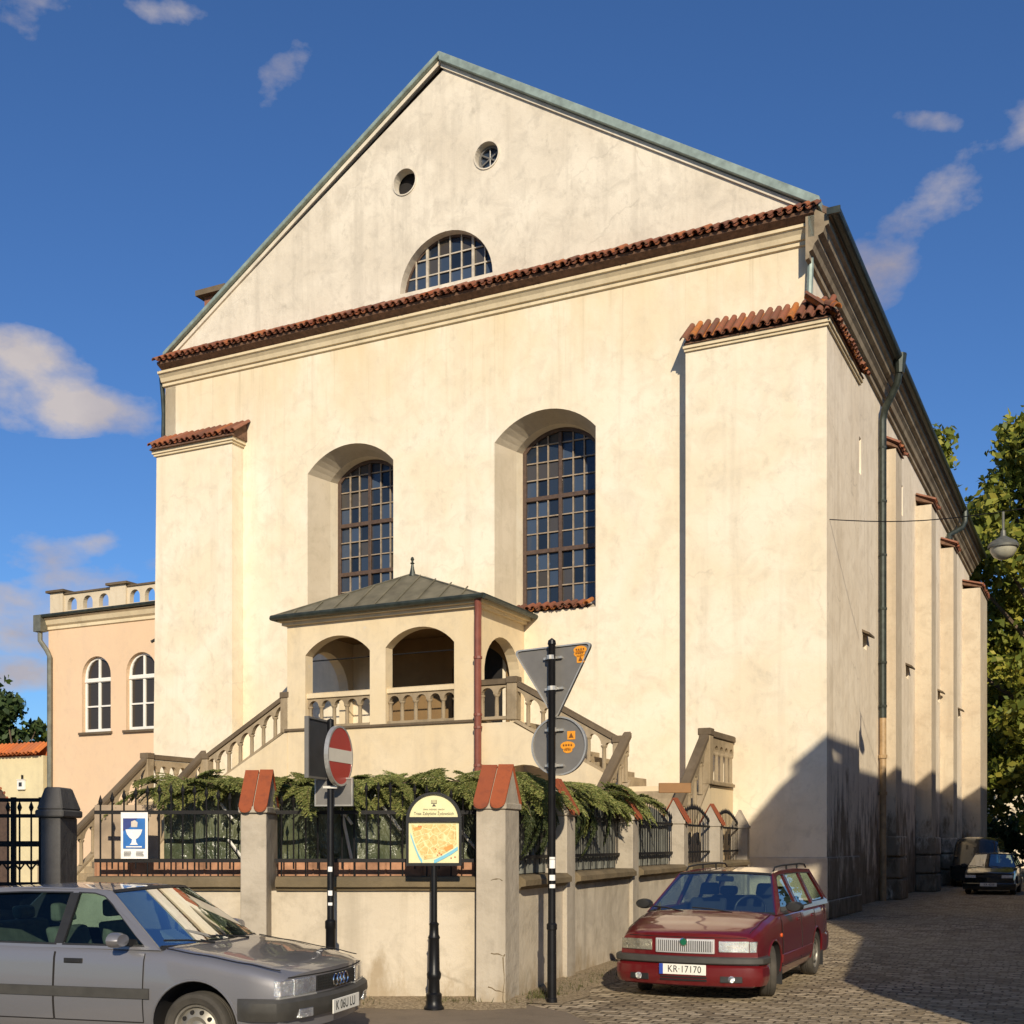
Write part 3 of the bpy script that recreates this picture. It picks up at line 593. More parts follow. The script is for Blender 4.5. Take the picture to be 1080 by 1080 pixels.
for (y0, y1, px, zt) in ((10.7, 11.85, -0.14, 13.75), (17.5, 18.7, 0.04, 13.75), (24.6, 25.9, 0.0, 13.8), (32.8, 36.2, 0.3, 13.7)):
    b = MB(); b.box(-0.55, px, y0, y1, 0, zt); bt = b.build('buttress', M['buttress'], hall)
    r_ = MB(); pent_y(r_, y0-0.06, y1+0.06, -0.5, zt+0.36, px+0.13, zt+0.09); r_.build('buttress_roof', M['tile'], bt, fix=False, smooth=True)
    s = MB(); s.hexa([(-0.5, y0-0.04, zt+0.20), (px+0.06, y0-0.04, zt+0.001), (px+0.06, y1+0.04, zt+0.001), (-0.5, y1+0.04, zt+0.20)], [(-0.5, y0-0.04, zt+0.34), (px+0.06, y0-0.04, zt+0.05), (px+0.06, y1+0.04, zt+0.05), (-0.5, y1+0.04, zt+0.34)]); s.build('buttress_soffit', M['soffit'], bt)
    for k in range(3 if px < 0.2 else 0):
        q = MB(); q.box(-0.5, px+0.16+random.uniform(-0.02, 0.03), y0-0.14, y1+0.12, 0.66*k, 0.66*k+0.62); q.build('base_stone', M['lane'], bt, bevel=0.05, seg=2)
# eaves cornice along the lane, gutter and pipes
prof = [(-0.5, 14.95), (-0.42, 14.98), (-0.42, 15.12), (-0.34, 15.16), (-0.30, 15.28), (-0.22, 15.36), (-0.22, 15.44), (-0.10, 15.50), (-0.06, 15.62), (0.02, 15.66), (0.02, 15.84), (-0.5, 16.2)]
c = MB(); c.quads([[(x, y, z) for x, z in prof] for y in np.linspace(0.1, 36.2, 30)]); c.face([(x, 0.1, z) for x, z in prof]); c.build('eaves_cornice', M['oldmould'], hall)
c = MB(); c.quads([[(0.16+0.13*math.cos(a), y, 15.93+0.13*math.sin(a)) for a in np.linspace(PI, 2*PI, 9)] for y in np.linspace(0.0, 36.4, 40)]); c.quads([[(0.16+0.115*math.cos(a), y, 15.935+0.115*math.sin(a)) for a in np.linspace(PI, 2*PI, 9)] for y in np.linspace(0.0, 36.4, 40)])
c.box(0.0, 0.30, -0.03, 0.02, 15.80, 15.95); c.build('gutter', M['darkcopper'], hall)
c = MB(); c.tube([(0.2, 9.2, 16.0), (0.2, 9.2, 15.45)], [0.2, 0.13], 10); c.tube([(0.18, 9.2, 15.5), (0.12, 9.25, 15.2), (-0.30, 9.62, 14.6), (-0.36, 9.68, 14.3), (-0.36, 9.7, 5.45)], 0.105, 10)
for z in (13.5, 11.9, 10.3, 8.7, 7.1, 5.8): c.lathe([(0.122, -0.03), (0.122, 0.03)], (-0.36, 9.69, z), 10)
dp = c.build('downpipe', M['darkcopper'], hall, smooth=True)
c = MB(); c.tube([(-0.36, 9.7, 5.45), (-0.36, 9.7, 0)], 0.10, 10)
for z in (4.3, 3.2): c.lathe([(0.13, -0.05), (0.13, 0.05)], (-0.36, 9.69, z), 10)
c.build('lower_pipe', M['brownpipe'], dp, smooth=True)
c = MB(); c.tube([(0.2, 27.0, 16.0), (0.2, 27.0, 15.4), (0.1, 26.8, 15.1), (-0.35, 26.2, 14.7), (-0.36, 26.1, 13.9)], 0.11, 8); c.build('downpipe', M['darkcopper'], hall, smooth=True)
c = MB(); c.tube([(-0.47, 0.44, 15.5), (-0.46, 0.42, 14.9), (-0.49, 0.42, 14.1)], 0.075, 8); c.box(-0.44, -0.30, 0.1, 0.5, 15.45, 16.05); c.build('corner_flashing', M['copper'], hall, smooth=True)
c = MB(); c.tube([(-20.05, 0.6, 15.9), (-19.98, 0.6, 15.2), (-19.9, 0.55, 14.7), (-19.9, 0.52, 13.7)], 0.07, 8); c.build('downpipe', M['darkcopper'], hall, smooth=True)
CHX, CHZ = -19.5, 18.68
c = MB(); CHX, CHZ = -19.5, 18.68; c.box(CHX, CHX+0.75, 1.9, 2.7, 15.5, CHZ); ch = c.build('chimney', M['tile'], hall); c = MB(); c.box(CHX-0.2, CHX+0.95, 1.7, 2.9, CHZ+0.002, CHZ+0.17); c.build('chimney_cap', M['stonecap'], ch)

# ------------------------------------------------------------------ porch and double stair
PX, PY = bw(AX, -2.08)[:2]
porch = thing('entrance_porch', 'arcaded entrance porch with green hipped roof and twin stone stairs against the hall', 'porch', (PX, PY, 0), BR)
PO = (AX, -2.08, 0)
YF, YB = -2.08, 0.495
XL, XR = -13.33, -7.78
a1 = arch(-11.78, 0.98, 4.66, 6.52, 0.44); a2 = arch(-9.37, 0.97, 4.66, 6.55, 0.44)
w = MB(); w.box(XL, XR, YF+0.012, YB, 0, 4.60)
w.build('base_wall', M['porch'], porch, PO)
w = MB(); w.prism([(XL, 4.602), (XR, 4.602), (XR, 7.32), (XL, 7.32)], [a1, a2], front(YF), front(YF+0.32)); w.build('arcade', M['porch'], porch, PO)
sa = arch(-0.72, 0.98, 4.66, 5.95, 0.86)
for x0, x1 in ((XR-0.3, XR-0.001), (XL+0.001, XL+0.3)):
    w = MB(); w.prism([(YF+0.33, 4.602), (YB, 4.602), (YB, 7.32), (YF+0.33, 7.32)], [sa], side(x0), side(x1)); w.build('side_arch', M['porch'], porch, PO)
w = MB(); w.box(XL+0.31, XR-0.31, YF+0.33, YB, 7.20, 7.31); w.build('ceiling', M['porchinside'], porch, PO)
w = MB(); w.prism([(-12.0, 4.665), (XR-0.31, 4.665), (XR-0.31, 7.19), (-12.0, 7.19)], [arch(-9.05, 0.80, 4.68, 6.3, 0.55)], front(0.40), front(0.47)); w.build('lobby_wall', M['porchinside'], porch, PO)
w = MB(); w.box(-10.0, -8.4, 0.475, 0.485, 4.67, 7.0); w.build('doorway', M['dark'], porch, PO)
w = MB()
for x0, x1 in ((-11.0, -10.1),): pass
w.tube([(XL+0.3, -1.75, 6.42), (XR-0.3, -1.75, 6.42)], 0.018, 6); w.build('tie_rod', M['iron'], porch, PO)
w = MB(); w.box(XL-0.10, XR+0.10, YF-0.10, YB, 7.321, 7.40); w.box(XL-0.16, XR+0.20, YF-0.20, YB, 7.401, 7.50); w.build('cornice', M['moulding'], porch, PO)
w = MB(); w.box(XL-0.06, XR+0.06, YF-0.05, YB, 4.603, 4.66); w.build('floor_moulding', M['stonecap'], porch, PO)
ex0, ex1, ey = XL-0.22, XR+0.28, YF-0.27; pk = (AX-0.1, -0.95, 8.58); pb = (AX-0.1, YB, 8.62)
def rf(z): return [(ex0, ey, 7.55+z), (ex1, ey, 7.55+z), (ex1, YB, 7.55+z), (ex0, YB, 7.55+z)]
w = MB(); p = rf(0); w.face([p[0], p[1], pk]); w.face([p[1], p[2], pb, pk]); w.face([p[3], p[0], pk, pb]); w.face(p[::-1])
rb = w.build('roof', M['porchroof'], porch, PO)
w = MB()                                                      # standing seams
def seam(a, b): w.tube([Vector(a)+Vector((0, 0, 0.015)), Vector(b)+Vector((0, 0, 0.015))], 0.02, 5)
seam(p[0], pk); seam(p[1], pk); seam(pk, pb)
for k in range(1, 10):
    x = ex0+(ex1-ex0)*k/10; tt = 1-abs((x-pk[0])/((ex1-ex0)/2)); tt = max(0.05, min(1, tt)); seam((x, ey, 7.56), (x+0*(pk[0]-x), ey+(pk[1]-ey)*tt, 7.56+(8.58-7.55)*tt))
for s, xe in ((1, ex1), (-1, ex0)):
    for k in range(1, 5):
        y = ey+(YB-ey)*k/5; tt = min(1, max(0.05, (y-ey)/(pk[1]-ey))); seam((xe, y, 7.56), (xe+(pk[0]-xe)*tt, y, 7.56+1.03*tt))
w.build('seam', M['porchroof'], rb, PO)
w = MB()
for a, b in (((ex0-0.04, ey-0.05, 7.50), (ex1+0.04, ey-0.05, 7.52)), ((ex1+0.05, ey-0.04, 7.52), (ex1+0.05, YB, 7.50)), ((ex0-0.05, ey-0.04, 7.50), (ex0-0.05, YB, 7.50))): w.tube([a, b], 0.07, 8)
w.build('gutter', M['darkcopper'], porch, PO, smooth=True)
w = MB(); w.lathe([(0.0, 0.50), (0.03, 0.48), (0.05, 0.43), (0.028, 0.39), (0.025, 0.36), (0.06, 0.33), (0.03, 0.30), (0.05, 0.18), (0.09, 0.0)], (pk[0], pk[1], pk[2]-0.05), 10); w.build('finial', M['darkcopper'], porch, PO, smooth=True)
w = MB(); w.tube([(XR+0.14, YF-0.22, 7.5), (XR+0.12, YF-0.16, 7.2), (XR+0.10, YF-0.14, 7.0), (XR+0.10, YF-0.14, 0.0)], 0.085, 10)
for z in (6.1, 4.75, 4.45, 3.55, 2.0): w.lathe([(0.105, -0.03), (0.105, 0.03)], (XR+0.10, YF-0.14, z), 10)
w.build('downpipe', M['redpipe'], porch, PO, smooth=True)

col_me = None
def balustrade(x0, y0, x1, y1, b0, b1, h, nb, posts=(False, False), cap='stonecap', thick=0.13):
    """arcaded stone balustrade from (x0,y0) to (x1,y1) on a base rising from b0 to b1"""
    global col_me
    L = math.hypot(x1-x0, y1-y0); dx, dy = (x1-x0)/L, (y1-y0)/L; k = (b1-b0)/L; nx, ny = -dy, dx
    def mp(off): return lambda p: (x0+dx*p[0]+nx*off-PO[0], y0+dy*p[0]+ny*off-PO[1], b0+k*p[0]+p[1])
    bay = L/nb; sp = h*0.62; r = bay*0.37
    out = [(0, h-0.16)]; out = [(L, h-0.16), (0, h-0.16), (0, sp)]
    for i in range(nb):
        c = bay*(i+0.5)
        for j in range(9):
            a = PI-PI*j/8; out.append((c+r*math.cos(a), sp+min(r, h-0.2-sp)*math.sin(a)))
    out.append((L, sp))
    m = MB(); m.prism(out, [], mp(-thick/2), mp(thick/2))
    def slab(m, u0, u1, z0, z1, hw):
        q = [mp(-hw)((u0, z0)), mp(-hw)((u1, z0)), mp(hw)((u1, z0)), mp(hw)((u0, z0))]; t_ = [mp(-hw)((u0, z1)), mp(-hw)((u1, z1)), mp(hw)((u1, z1)), mp(hw)((u0, z1))]; m.hexa(q, t_)
    slab(m, 0, L, 0.0, 0.07, 0.10)
    bo = m.build('balustrade', M['stone'], porch)
    m = MB(); slab(m, -0.05, L+0.05, h-0.14, h-0.02, 0.105); slab(m, -0.06, L+0.06, h-0.02, h, 0.085); m.build('handrail', M[cap], bo, bevel=0.012)
    if col_me is None:
        q = MB(); q.lathe([(0.065, 0), (0.065, 0.05), (0.048, 0.07), (0.050, 0.5), (0.046, 0.88), (0.062, 0.91), (0.075, 0.95), (0.075, 1.0)], n=10)
        o = q.build('baluster', M['stone'], bo, smooth=True); col_me = o.data; bpy.data.objects.remove(o)
    for i in range(nb+1):
        u = bay*i
        if (i == 0 and posts[0]) or (i == nb and posts[1]): continue
        u = min(max(u, 0.05), L-0.05); o = bpy.data.objects.new('baluster', col_me); COL.objects.link(o); o.parent = bo
        P = mp(0)((u, 0.06)); o.location = P; o.scale = (1, 1, sp-0.06)
    for q, u in enumerate((0, L)):
        if posts[q]:
            m = MB(); c = Vector(mp(0)((u, 0))); z = c.z; m.box(c.x-0.13, c.x+0.13, c.y-0.13, c.y+0.13, z-0.03, z+h-0.13); m.build('post', M['stone'], bo, bevel=0.015)
            m = MB(); m.box(c.x-0.145, c.x+0.145, c.y-0.145, c.y+0.145, z+h-0.128, z+h+0.03); m.build('post_cap', M[cap], bo, bevel=0.015)
balustrade(-12.76, YF+0.16, -10.80, YF+0.16, 4.66, 4.66, 0.90, 5, cap='porch'); balustrade(-10.34, YF+0.16, -8.40, YF+0.16, 4.66, 4.66, 0.90, 5, cap='porch')
def stair(sg):
    X = (lambda x: x) if sg > 0 else (lambda x: 2*AX-x)
    def bal(xa, ya, xb, yb, *a, **k): balustrade(X(xa), ya, X(xb), yb, *a, **k)
    yf = YF+0.13
    if sg > 0: bal(XR+0.02, yf, -6.87, yf, 4.64, 4.64, 0.96, 2, (False, True))
    bal(-6.87, yf, -4.20, yf, 4.60, 3.10, 1.0, 7, (sg < 0, True))
    XJ = XR if sg > 0 else 2*AX-XL
    w = MB()                                                  # parapet wall of the first flight, with the arch below it
    ol = [(XJ+0.001, 0), (-4.1, 0), (-4.1, 3.06), (-6.87, 4.56), (XJ+0.001, 4.56)]; hole = arch(-6.55 if sg > 0 else -5.6, 1.0, 0.0, 2.55 if sg > 0 else 2.0, 1.0)
    hole = [(x, max(z, 0.02)) for x, z in hole]
    w.prism([(X(x), z) for x, z in ol], [[(X(x), z) for x, z in hole]], front(YF), front(YF+0.26))
    w.build('stair_wall', M['porch'], porch, PO)
    w = MB(); w.prism([(X(x), z) for x, z in [(XJ+0.005, 4.5), (XJ+0.005, 4.3), (-6.9, 4.2), (-4.2, 2.7), (-4.2, 3.0), (-6.87, 4.5)]], [], front(YF+0.27), front(-0.5)); 
    w.box(min(X(-4.35), X(-4.11)), max(X(-4.35), X(-4.11)), YF+0.27, -0.5, 0, 2.69); w.build('stair_vault', M['soffit'], porch, PO)
    w = MB()
    for k in range(9):
        xa = -6.87+2.7*k/9; w.box(min(X(xa), X(xa+0.3)), max(X(xa), X(xa+0.3)), YF+0.28, -0.3, 4.3-0.16*k-0.3, 4.56-0.165*k)
    w.box(min(X(XJ+0.01), X(-6.87)), max(X(XJ+0.01), X(-6.87)), YF+0.28, -0.3, 4.51, 4.58)
    w.build('step', M['stone'], porch, PO)
    w = MB(); w.box(min(X(-4.1), X(-2.15)), max(X(-4.1), X(-2.15)), YF, -0.02, 0, 2.98); w.build('landing', M['porch'], porch, PO)
    w = MB()                                                  # second flight, coming towards the street
    for xa, xb in ((-4.14, -3.94), (-2.27, -2.07)):
        w.prism([(YF-0.001, 0), (YF-0.001, 3.0), (-5.65, 0.04), (-5.65, 0)], [], side(X(xa)), side(X(xb)))
    w.build('stair_wall', M['porch'], porch, PO)
    w = MB()
    for k in range(17):
        ya = YF-0.21*k; w.box(min(X(-3.93), X(-2.28)), max(X(-3.93), X(-2.28)), ya-0.23, ya, 0, 2.96-0.174*(k+0.6))
    w.build('step', M['stone'], porch, PO)
    bal(-4.04, -5.6, -4.04, YF+0.13, 0.12, 3.06, 1.12, 9, (True, False)); bal(-2.17, -5.6, -2.17, YF+0.05, 0.12, 3.02, 1.16, 9, (True, True))
    bal(-2.17, YF+0.05, -2.17, -0.12, 3.0, 3.0, 1.18, 5, (False, False))
stair(1); stair(-1)

# ------------------------------------------------------------------ annex on the left
AXN = thing('annex_building', 'two-storey peach plastered annex with arched white windows and a pierced roof parapet', 'building', bw(-23.6, 3), BR); AO = (-23.6, 3, 0)
wins = [(-25.16, 0.66), (-23.15, 0.66)]
w = MB(); hs = [arch(c, h, 5.5, 7.42, 0.66, 16) for c, h in wins]
w.prism([(-27.4, 0), (-19.8, 0), (-19.8, 9.5), (-27.4, 9.5)], hs, front(3), None, sides=False, back=False)
for h in hs: w.quads([[(x, 3, z) for x, z in h], [(x, 3.28, z) for x, z in h]], True)
w.box(-27.4, -27.1, 3.0015, 12, 0, 9.5); w.build('wall', M['pink'], AXN, AO)
for c, h in wins:
    f = MB(); f.prism(arch(c, 0.655, 5.52, 7.42, 0.655, 16), [rect(c-0.57, c-0.05, 5.62, 6.36), rect(c+0.05, c+0.57, 5.62, 6.36), rect(c-0.57, c-0.05, 6.42, 7.20), rect(c+0.05, c+0.57, 6.42, 7.20),
        [(c-0.57, 7.36), (c-0.04, 7.36), (c-0.04, 7.99), (c-0.2, 7.965), (c-0.35, 7.89), (c-0.48, 7.75), (c-0.55, 7.57)], [(c+0.04, 7.36), (c+0.57, 7.36), (c+0.55, 7.57), (c+0.48, 7.75), (c+0.35, 7.89), (c+0.2, 7.965), (c+0.04, 7.99)]], front(3.14), front(3.22))
    f.box(c-0.64, c+0.64, 3.10, 3.16, 7.22, 7.33); fr = f.build('window', M['whiteframe'], AXN, AO, bevel=0.01)
    q = MB(); q.face([(c-0.64, 3.20, 5.5), (c+0.64, 3.20, 5.5), (c+0.64, 3.20, 8.1), (c-0.64, 3.20, 8.1)]); q.build('pane', M['panebrown'], fr, AO)
    q = MB(); q.box(c-0.74, c+0.74, 2.90, 3.20, 5.42, 5.50); q.build('sill', M['stonecap'], fr, AO)
w = MB(); profile_x(w, [(3.02, 9.1), (2.94, 9.14), (2.94, 9.24), (2.86, 9.30), (2.80, 9.44), (2.72, 9.50), (3.02, 9.55)], -27.5, -19.8); w.build('cornice', M['moulding'], AXN, AO)
w = MB(); w.box(-27.6, -19.8, 2.68, 3.6, 9.55, 9.64); w.tube([(-27.65, 2.67, 9.57), (-19.8, 2.67, 9.60)], 0.06, 8); w.build('gutter', M['darkcopper'], AXN, AO)
w = MB(); hl = []
for a, b, nh in ((-26.75, -24.55, 3), (-23.85, -21.2, 4)):
    for k in range(nh): hl.append(arch(a+(b-a)*(k+0.5)/nh, 0.22, 9.78, 10.0, 0.22, 8))
w.prism([(-27.2, 9.68), (-19.8, 9.68), (-19.8, 10.33), (-27.2, 10.33)], hl, front(3.10), front(3.28))
for a, b in ((-27.35, -26.75), (-24.55, -23.85)): w.box(a, b, 3.02, 3.36, 9.681, 10.42)
w.box(-21.2, -20.5, 3.02, 3.36, 9.681, 10.5)
pp = w.build('parapet', M['farwall'], AXN, AO)
w = MB(); w.box(-27.3, -19.8, 3.05, 3.34, 10.331, 10.39)
for a, b in ((-27.35, -26.75), (-24.55, -23.85), (-21.2, -20.5)): w.box(a-0.12, b+0.12, 2.92, 3.46, 10.421 if a < -22 else 10.501, 10.50 if a < -22 else 10.58)
w.build('parapet_cap', M['stonecap'], pp, AO)
w = MB(); w.box(-27.70, -27.35, 2.60, 2.88, 9.05, 9.62); w.tube([(-27.52, 2.74, 9.1), (-27.52, 2.74, 8.75), (-27.30, 2.84, 8.4), (-27.22, 2.88, 8.2), (-27.22, 2.88, 0)], 0.085, 10); w.build('downpipe', M['greypipe'], AXN, AO, smooth=True)
w = MB(); w.tube([(-22.0, 3.0, 8.35), (-22.0, 2.5, 8.35), (-22.15, 2.4, 8.25)], 0.05, 6); w.build('wall_lamp', M['iron'], AXN, AO)

cw = thing('courtyard_wall', 'pale yellow courtyard wall with bright orange tile coping and a brown arched doorway', 'wall', bw(-31, 2.9), BR); CO = (-31, 2.9, 0)
da = arch(-30.35, 1.15, 0.02, 2.9, 1.0, 14)
w = MB(); w.prism([(-38, 0), (-27.55, 0), (-27.55, 4.78), (-38, 4.78)], [da], front(2.9), front(3.25)); w.build('wall', M['yellowwall'], cw, CO)
w = MB(); pent(w, None, -38, -27.6, 3.2, 5.22, 2.66, 4.82, 0.19); w.box(-38, -27.55, 3.15, 3.35, 4.78, 5.18); w.build('coping_tiles', M['tilebright'], cw, CO, fix=False, smooth=True)
w = MB(); w.box(-31.6, -29.1, 3.16, 3.22, 0, 4.0); w.build('door', M['brownframe'], cw, CO)
w = MB()
for k in range(15):
    a = PI-PI*k/14; x, z = -30.35+1.14*math.cos(a), 2.9+0.99*math.sin(a)
    w.tube([(x, 2.88, z), (x, 3.15, z)], 0.06, 6)
w.build('arch_brick', M['tile'], cw, CO)
mbx = thing('meter_box', 'small white meter box hanging on the yellow courtyard wall', 'box', bw(-28.55, 2.9, 3.6), BR)
w = MB(); w.box(-0.18, 0.18, -0.10, 0, 0, 0.34); w.box(-0.20, 0.20, -0.12, 0, 0.341, 0.37); w.build('case', M['whiteframe'], mbx, bevel=0.015)
w = MB(); w.box(-0.07, 0.07, -0.112, -0.101, 0.12, 0.26); w.build('dial', M['darksign'], mbx)
w = MB(); w.tube([(0.03, -0.05, 0.37), (0.03, -0.05, 0.52)], 0.035, 8); w.build('knob', M['iron'], mbx)

# ------------------------------------------------------------------ street boundary: front run, right run, gate
def cap_tiles(mb, c, hw, a, z0, zr, L, lap=2, bdir=None):               # two rounded tiles on each slope; a = unit vector along the ridge
    a = Vector(a); b = Vector((-a.y, a.x, 0)) if bdir is None else bdir
    for sg in (-1, 1):
        for k in range(lap):
            u0 = -L/2+L*k/lap+0.006; u1 = -L/2+L*(k+1)/lap-0.006; top = Vector(c)+Vector((0, 0, zr)); n = 8
            pts = [(u0, 0), (u1, 0)]
            for j in range(n+1):
                t = PI*j/n; pts.append(((u0+u1)/2+(u1-u0)/2*math.cos(t), 0.86+0.14*math.sin(t)))
            f = lambda off: (lambda p: top+a*p[0]+b*(sg*(hw+0.07)*p[1])+Vector((0, 0, off-(zr-z0+0.07)*p[1])))
            mb.prism(pts, [], f(0.028+0.006*k), f(0.003+0.006*k))
def pier(parent, org, c4, zs, zr, along, mat='pier', tiles=True, cap_z=0.07, bdir=None):
    """square pier with a little gabled top; c4 = footprint corners"""
    cx = sum(p[0] for p in c4)/4; cy = sum(p[1] for p in c4)/4
    def grow(d, z): return [(cx+(p[0]-cx)*d, cy+(p[1]-cy)*d, z) for p in c4]
    m = MB(); m.hexa(grow(1.02, 0), grow(1, zs)); po = m.build('pier', M[mat], parent, org, bevel=0.012, seg=2)
    m = MB(); m.hexa(grow(1.12, zs+0.001), grow(1.12, zs+cap_z)); m.build('pier_moulding', M[mat], po, org, bevel=0.01)
    a = Vector(along).normalized(); b = Vector((-a.y, a.x, 0)) if bdir is None else bdir; L = max(abs((Vector(p+(0,))-Vector((cx, cy, 0))).dot(a)) for p in c4)*2.0 if bdir is None else 0.305; hw = max(abs((Vector(p+(0,))-Vector((cx, cy, 0))).dot(Vector((-a.y, a.x, 0)))) for p in c4)*1.0
    z0 = zs+cap_z+0.001; C0 = Vector((cx, cy, 0)); q = lambda u, v, z: C0+a*u+b*v+Vector((0, 0, z))
    m = MB(); m.face([q(-L/2, -hw, z0), q(-L/2, hw, z0), q(-L/2, 0, zr)]); m.face([q(L/2, -hw, z0), q(L/2, hw, z0), q(L/2, 0, zr)]); m.face([q(-L/2, -hw, z0), q(L/2, -hw, z0), q(L/2, 0, zr), q(-L/2, 0, zr)]); m.face([q(-L/2, hw, z0), q(L/2, hw, z0), q(L/2, 0, zr), q(-L/2, 0, zr)]); m.face([q(-L/2, -hw, z0), q(L/2, -hw, z0), q(L/2, hw, z0), q(-L/2, hw, z0)])
    m.build('pier_gable', M[mat], po, org)
    if tiles:
        m = MB(); cap_tiles(m, (cx, cy, 0), hw, a, z0, zr+0.01, L+0.04, 2, bdir); m.build('cap_tile', M['captile'], po, org)
    return po
def railing(parent, org, A, B, zb, z1, z2, rise, n, r=0.0095, sheet=False):
    """wrought iron panel between A and B: two rails and spear-topped bars following a low arch"""
    A, B = Vector(A), Vector(B); d = (B-A); L = d.length; d.normalize(); m = MB()
    for z in (z1, z2): 
        nn = Vector((-d.y, d.x, 0))*0.012; p = [A-nn, B-nn, B+nn, A+nn]; m.hexa([(v.x, v.y, z-0.02) for v in p], [(v.x, v.y, z+0.02) for v in p])
    for i in range(n):
        u = L*(i+0.5)/n; h = z2+0.06+rise*math.sin(PI*u/L); P = A+d*u
        m.tube([(P.x, P.y, zb if i % 2 == 0 else z1-0.09), (P.x, P.y, h)], r, 6); m.tube([(P.x, P.y, h), (P.x, P.y, h+0.035), (P.x, P.y, h+0.11)], [0.012, 0.024, 0.002], 6)
    return m.build('railing', M['iron'], parent, org)

fw = thing('front_boundary_wall', 'grey beige rendered street wall with dark coping and spear railings facing the road', 'wall', (-2.3, 12.8, 0)); FO = (-2.3, 12.8, 0)
w = MB(); w.box(-4.78, -0.05, 12.76, 13.06, 0, 1.20); w.build('wall', M['fencewall'], fw, FO)
def coping(parent, org, A, B, nrm, out=0.10, back=0.34, z0=1.20, ext=0):
    A, B, nr = Vector(A), Vector(B), Vector(nrm); m = MB()
    prof = [(out*0.35, z0+0.002), (out*0.55, z0+0.035), (out, z0+0.045), (out, z0+0.105), (out*0.5, z0+0.15), (-back, z0+0.15), (-back, z0+0.002)]
    n = max(2, int((B-A).length/0.25)); rows = []
    for i in range(n+1):
        P = A+(B-A)*(i/n); j = random.uniform(-0.006, 0.006); rows.append([P+nr*(o+(j if o > 0 else 0))+Vector((0, 0, z+j*0.5)) for o, z in prof])
    m.quads(rows, True); m.face(rows[0]); m.face(rows[-1][::-1]); return m.build('coping', M['coping'], parent, org)
coping(fw, FO, (-4.5, 12.76, 0), (-2.83, 12.76, 0), (0, -1, 0)); coping(fw, FO, (-2.5, 12.76, 0), (-0.37, 12.76, 0), (0, -1, 0))
pier(fw, FO, [(-2.83, 12.5), (-2.56, 12.5), (-2.56, 13.1), (-2.83, 13.1)], 2.02, 2.45, (1, 0, 0))
railing(fw, FO, (-4.5, 12.93, 0), (-2.85, 12.93, 0), 1.34, 1.52, 2.04, 0.14, 13); railing(fw, FO, (-2.55, 12.93, 0), (-0.2, 12.93, 0), 1.34, 1.52, 2.04, 0.16, 18)
gp = pier(fw, FO, [(-4.95, 12.6), (-4.75, 12.6), (-4.73, 13.1), (-4.93, 13.1)], 1.98, 2.3, (0, 1, 0), 'darkpier', False) if False else None

cp = thing('corner_pier', 'chipped rendered corner pier with red tiled cap where the two street walls meet', 'pier', (-0.15, 12.7, 0))
e = DR*0.42
pier(cp, (-0.15, 12.7, 0), [(-0.375, 12.5), (-0.07, 12.5), (-0.07+e.x, 12.5+e.y), (-0.375+e.x, 12.5+e.y)], 2.06, 2.50, (1, 0, 0), bdir=DR/DR.y)
for pts in ([(-0.22, 0.56), (-0.15, 0.555), (-0.09, 0.53), (-0.075, 0.55)], [(-0.25, 0.21), (-0.17, 0.17), (-0.10, 0.155), (-0.075, 0.15)], [(-0.082, 0.0), (-0.092, 0.16), (-0.082, 0.33), (-0.094, 0.52)], [(-0.22, 1.32), (-0.16, 1.335), (-0.10, 1.315)]):
    m = MB()
    for (xa, za), (xb, zb_) in zip(pts[:-1], pts[1:]): m.tube([(xa, 12.499, za), ((xa+xb)/2+random.uniform(-0.01, 0.01), 12.499, (za+zb_)/2+random.uniform(-0.012, 0.012)), (xb, 12.499, zb_)], [random.uniform(0.003, 0.009) for _ in range(3)], 5)
    m.build('crack', M['coping'], cp, (-0.15, 12.7, 0))

rw = thing('side_boundary_wall', 'long rendered side wall with gabled piers and arched iron panels running to the hall', 'wall', (P0.x+DR.x*7.5, P0.y+DR.y*7.5, 0)); RO = (P0.x+DR.x*7.5, P0.y+DR.y*7.5, 0)
def rp(s, o, z=0): v = P0+DR*s+NR*o; return Vector((v.x, v.y, z))
m = MB(); m.hexa([rp(0.4, -0.42), rp(15.3, -0.42), rp(15.3, -0.12), rp(0.4, -0.12)], [rp(0.4, -0.42, 1.2), rp(15.3, -0.42, 1.2), rp(15.3, -0.12, 1.2), rp(0.4, -0.12, 1.2)]); m.build('wall', M['fencewall'], rw, RO)
SS = [0.42, 2.24, 5.34, 8.75, 12.0, 15.2]
for k, s in enumerate(SS[1:]):
    c4 = [tuple(rp(s+a, o))[:2] for a, o in ((-0.17, -0.44), (-0.17, -0.07), (0.17, -0.07), (0.17, -0.44))]
    po = pier(rw, RO, c4, 2.04, 2.46, DR, tiles=(k < 4))
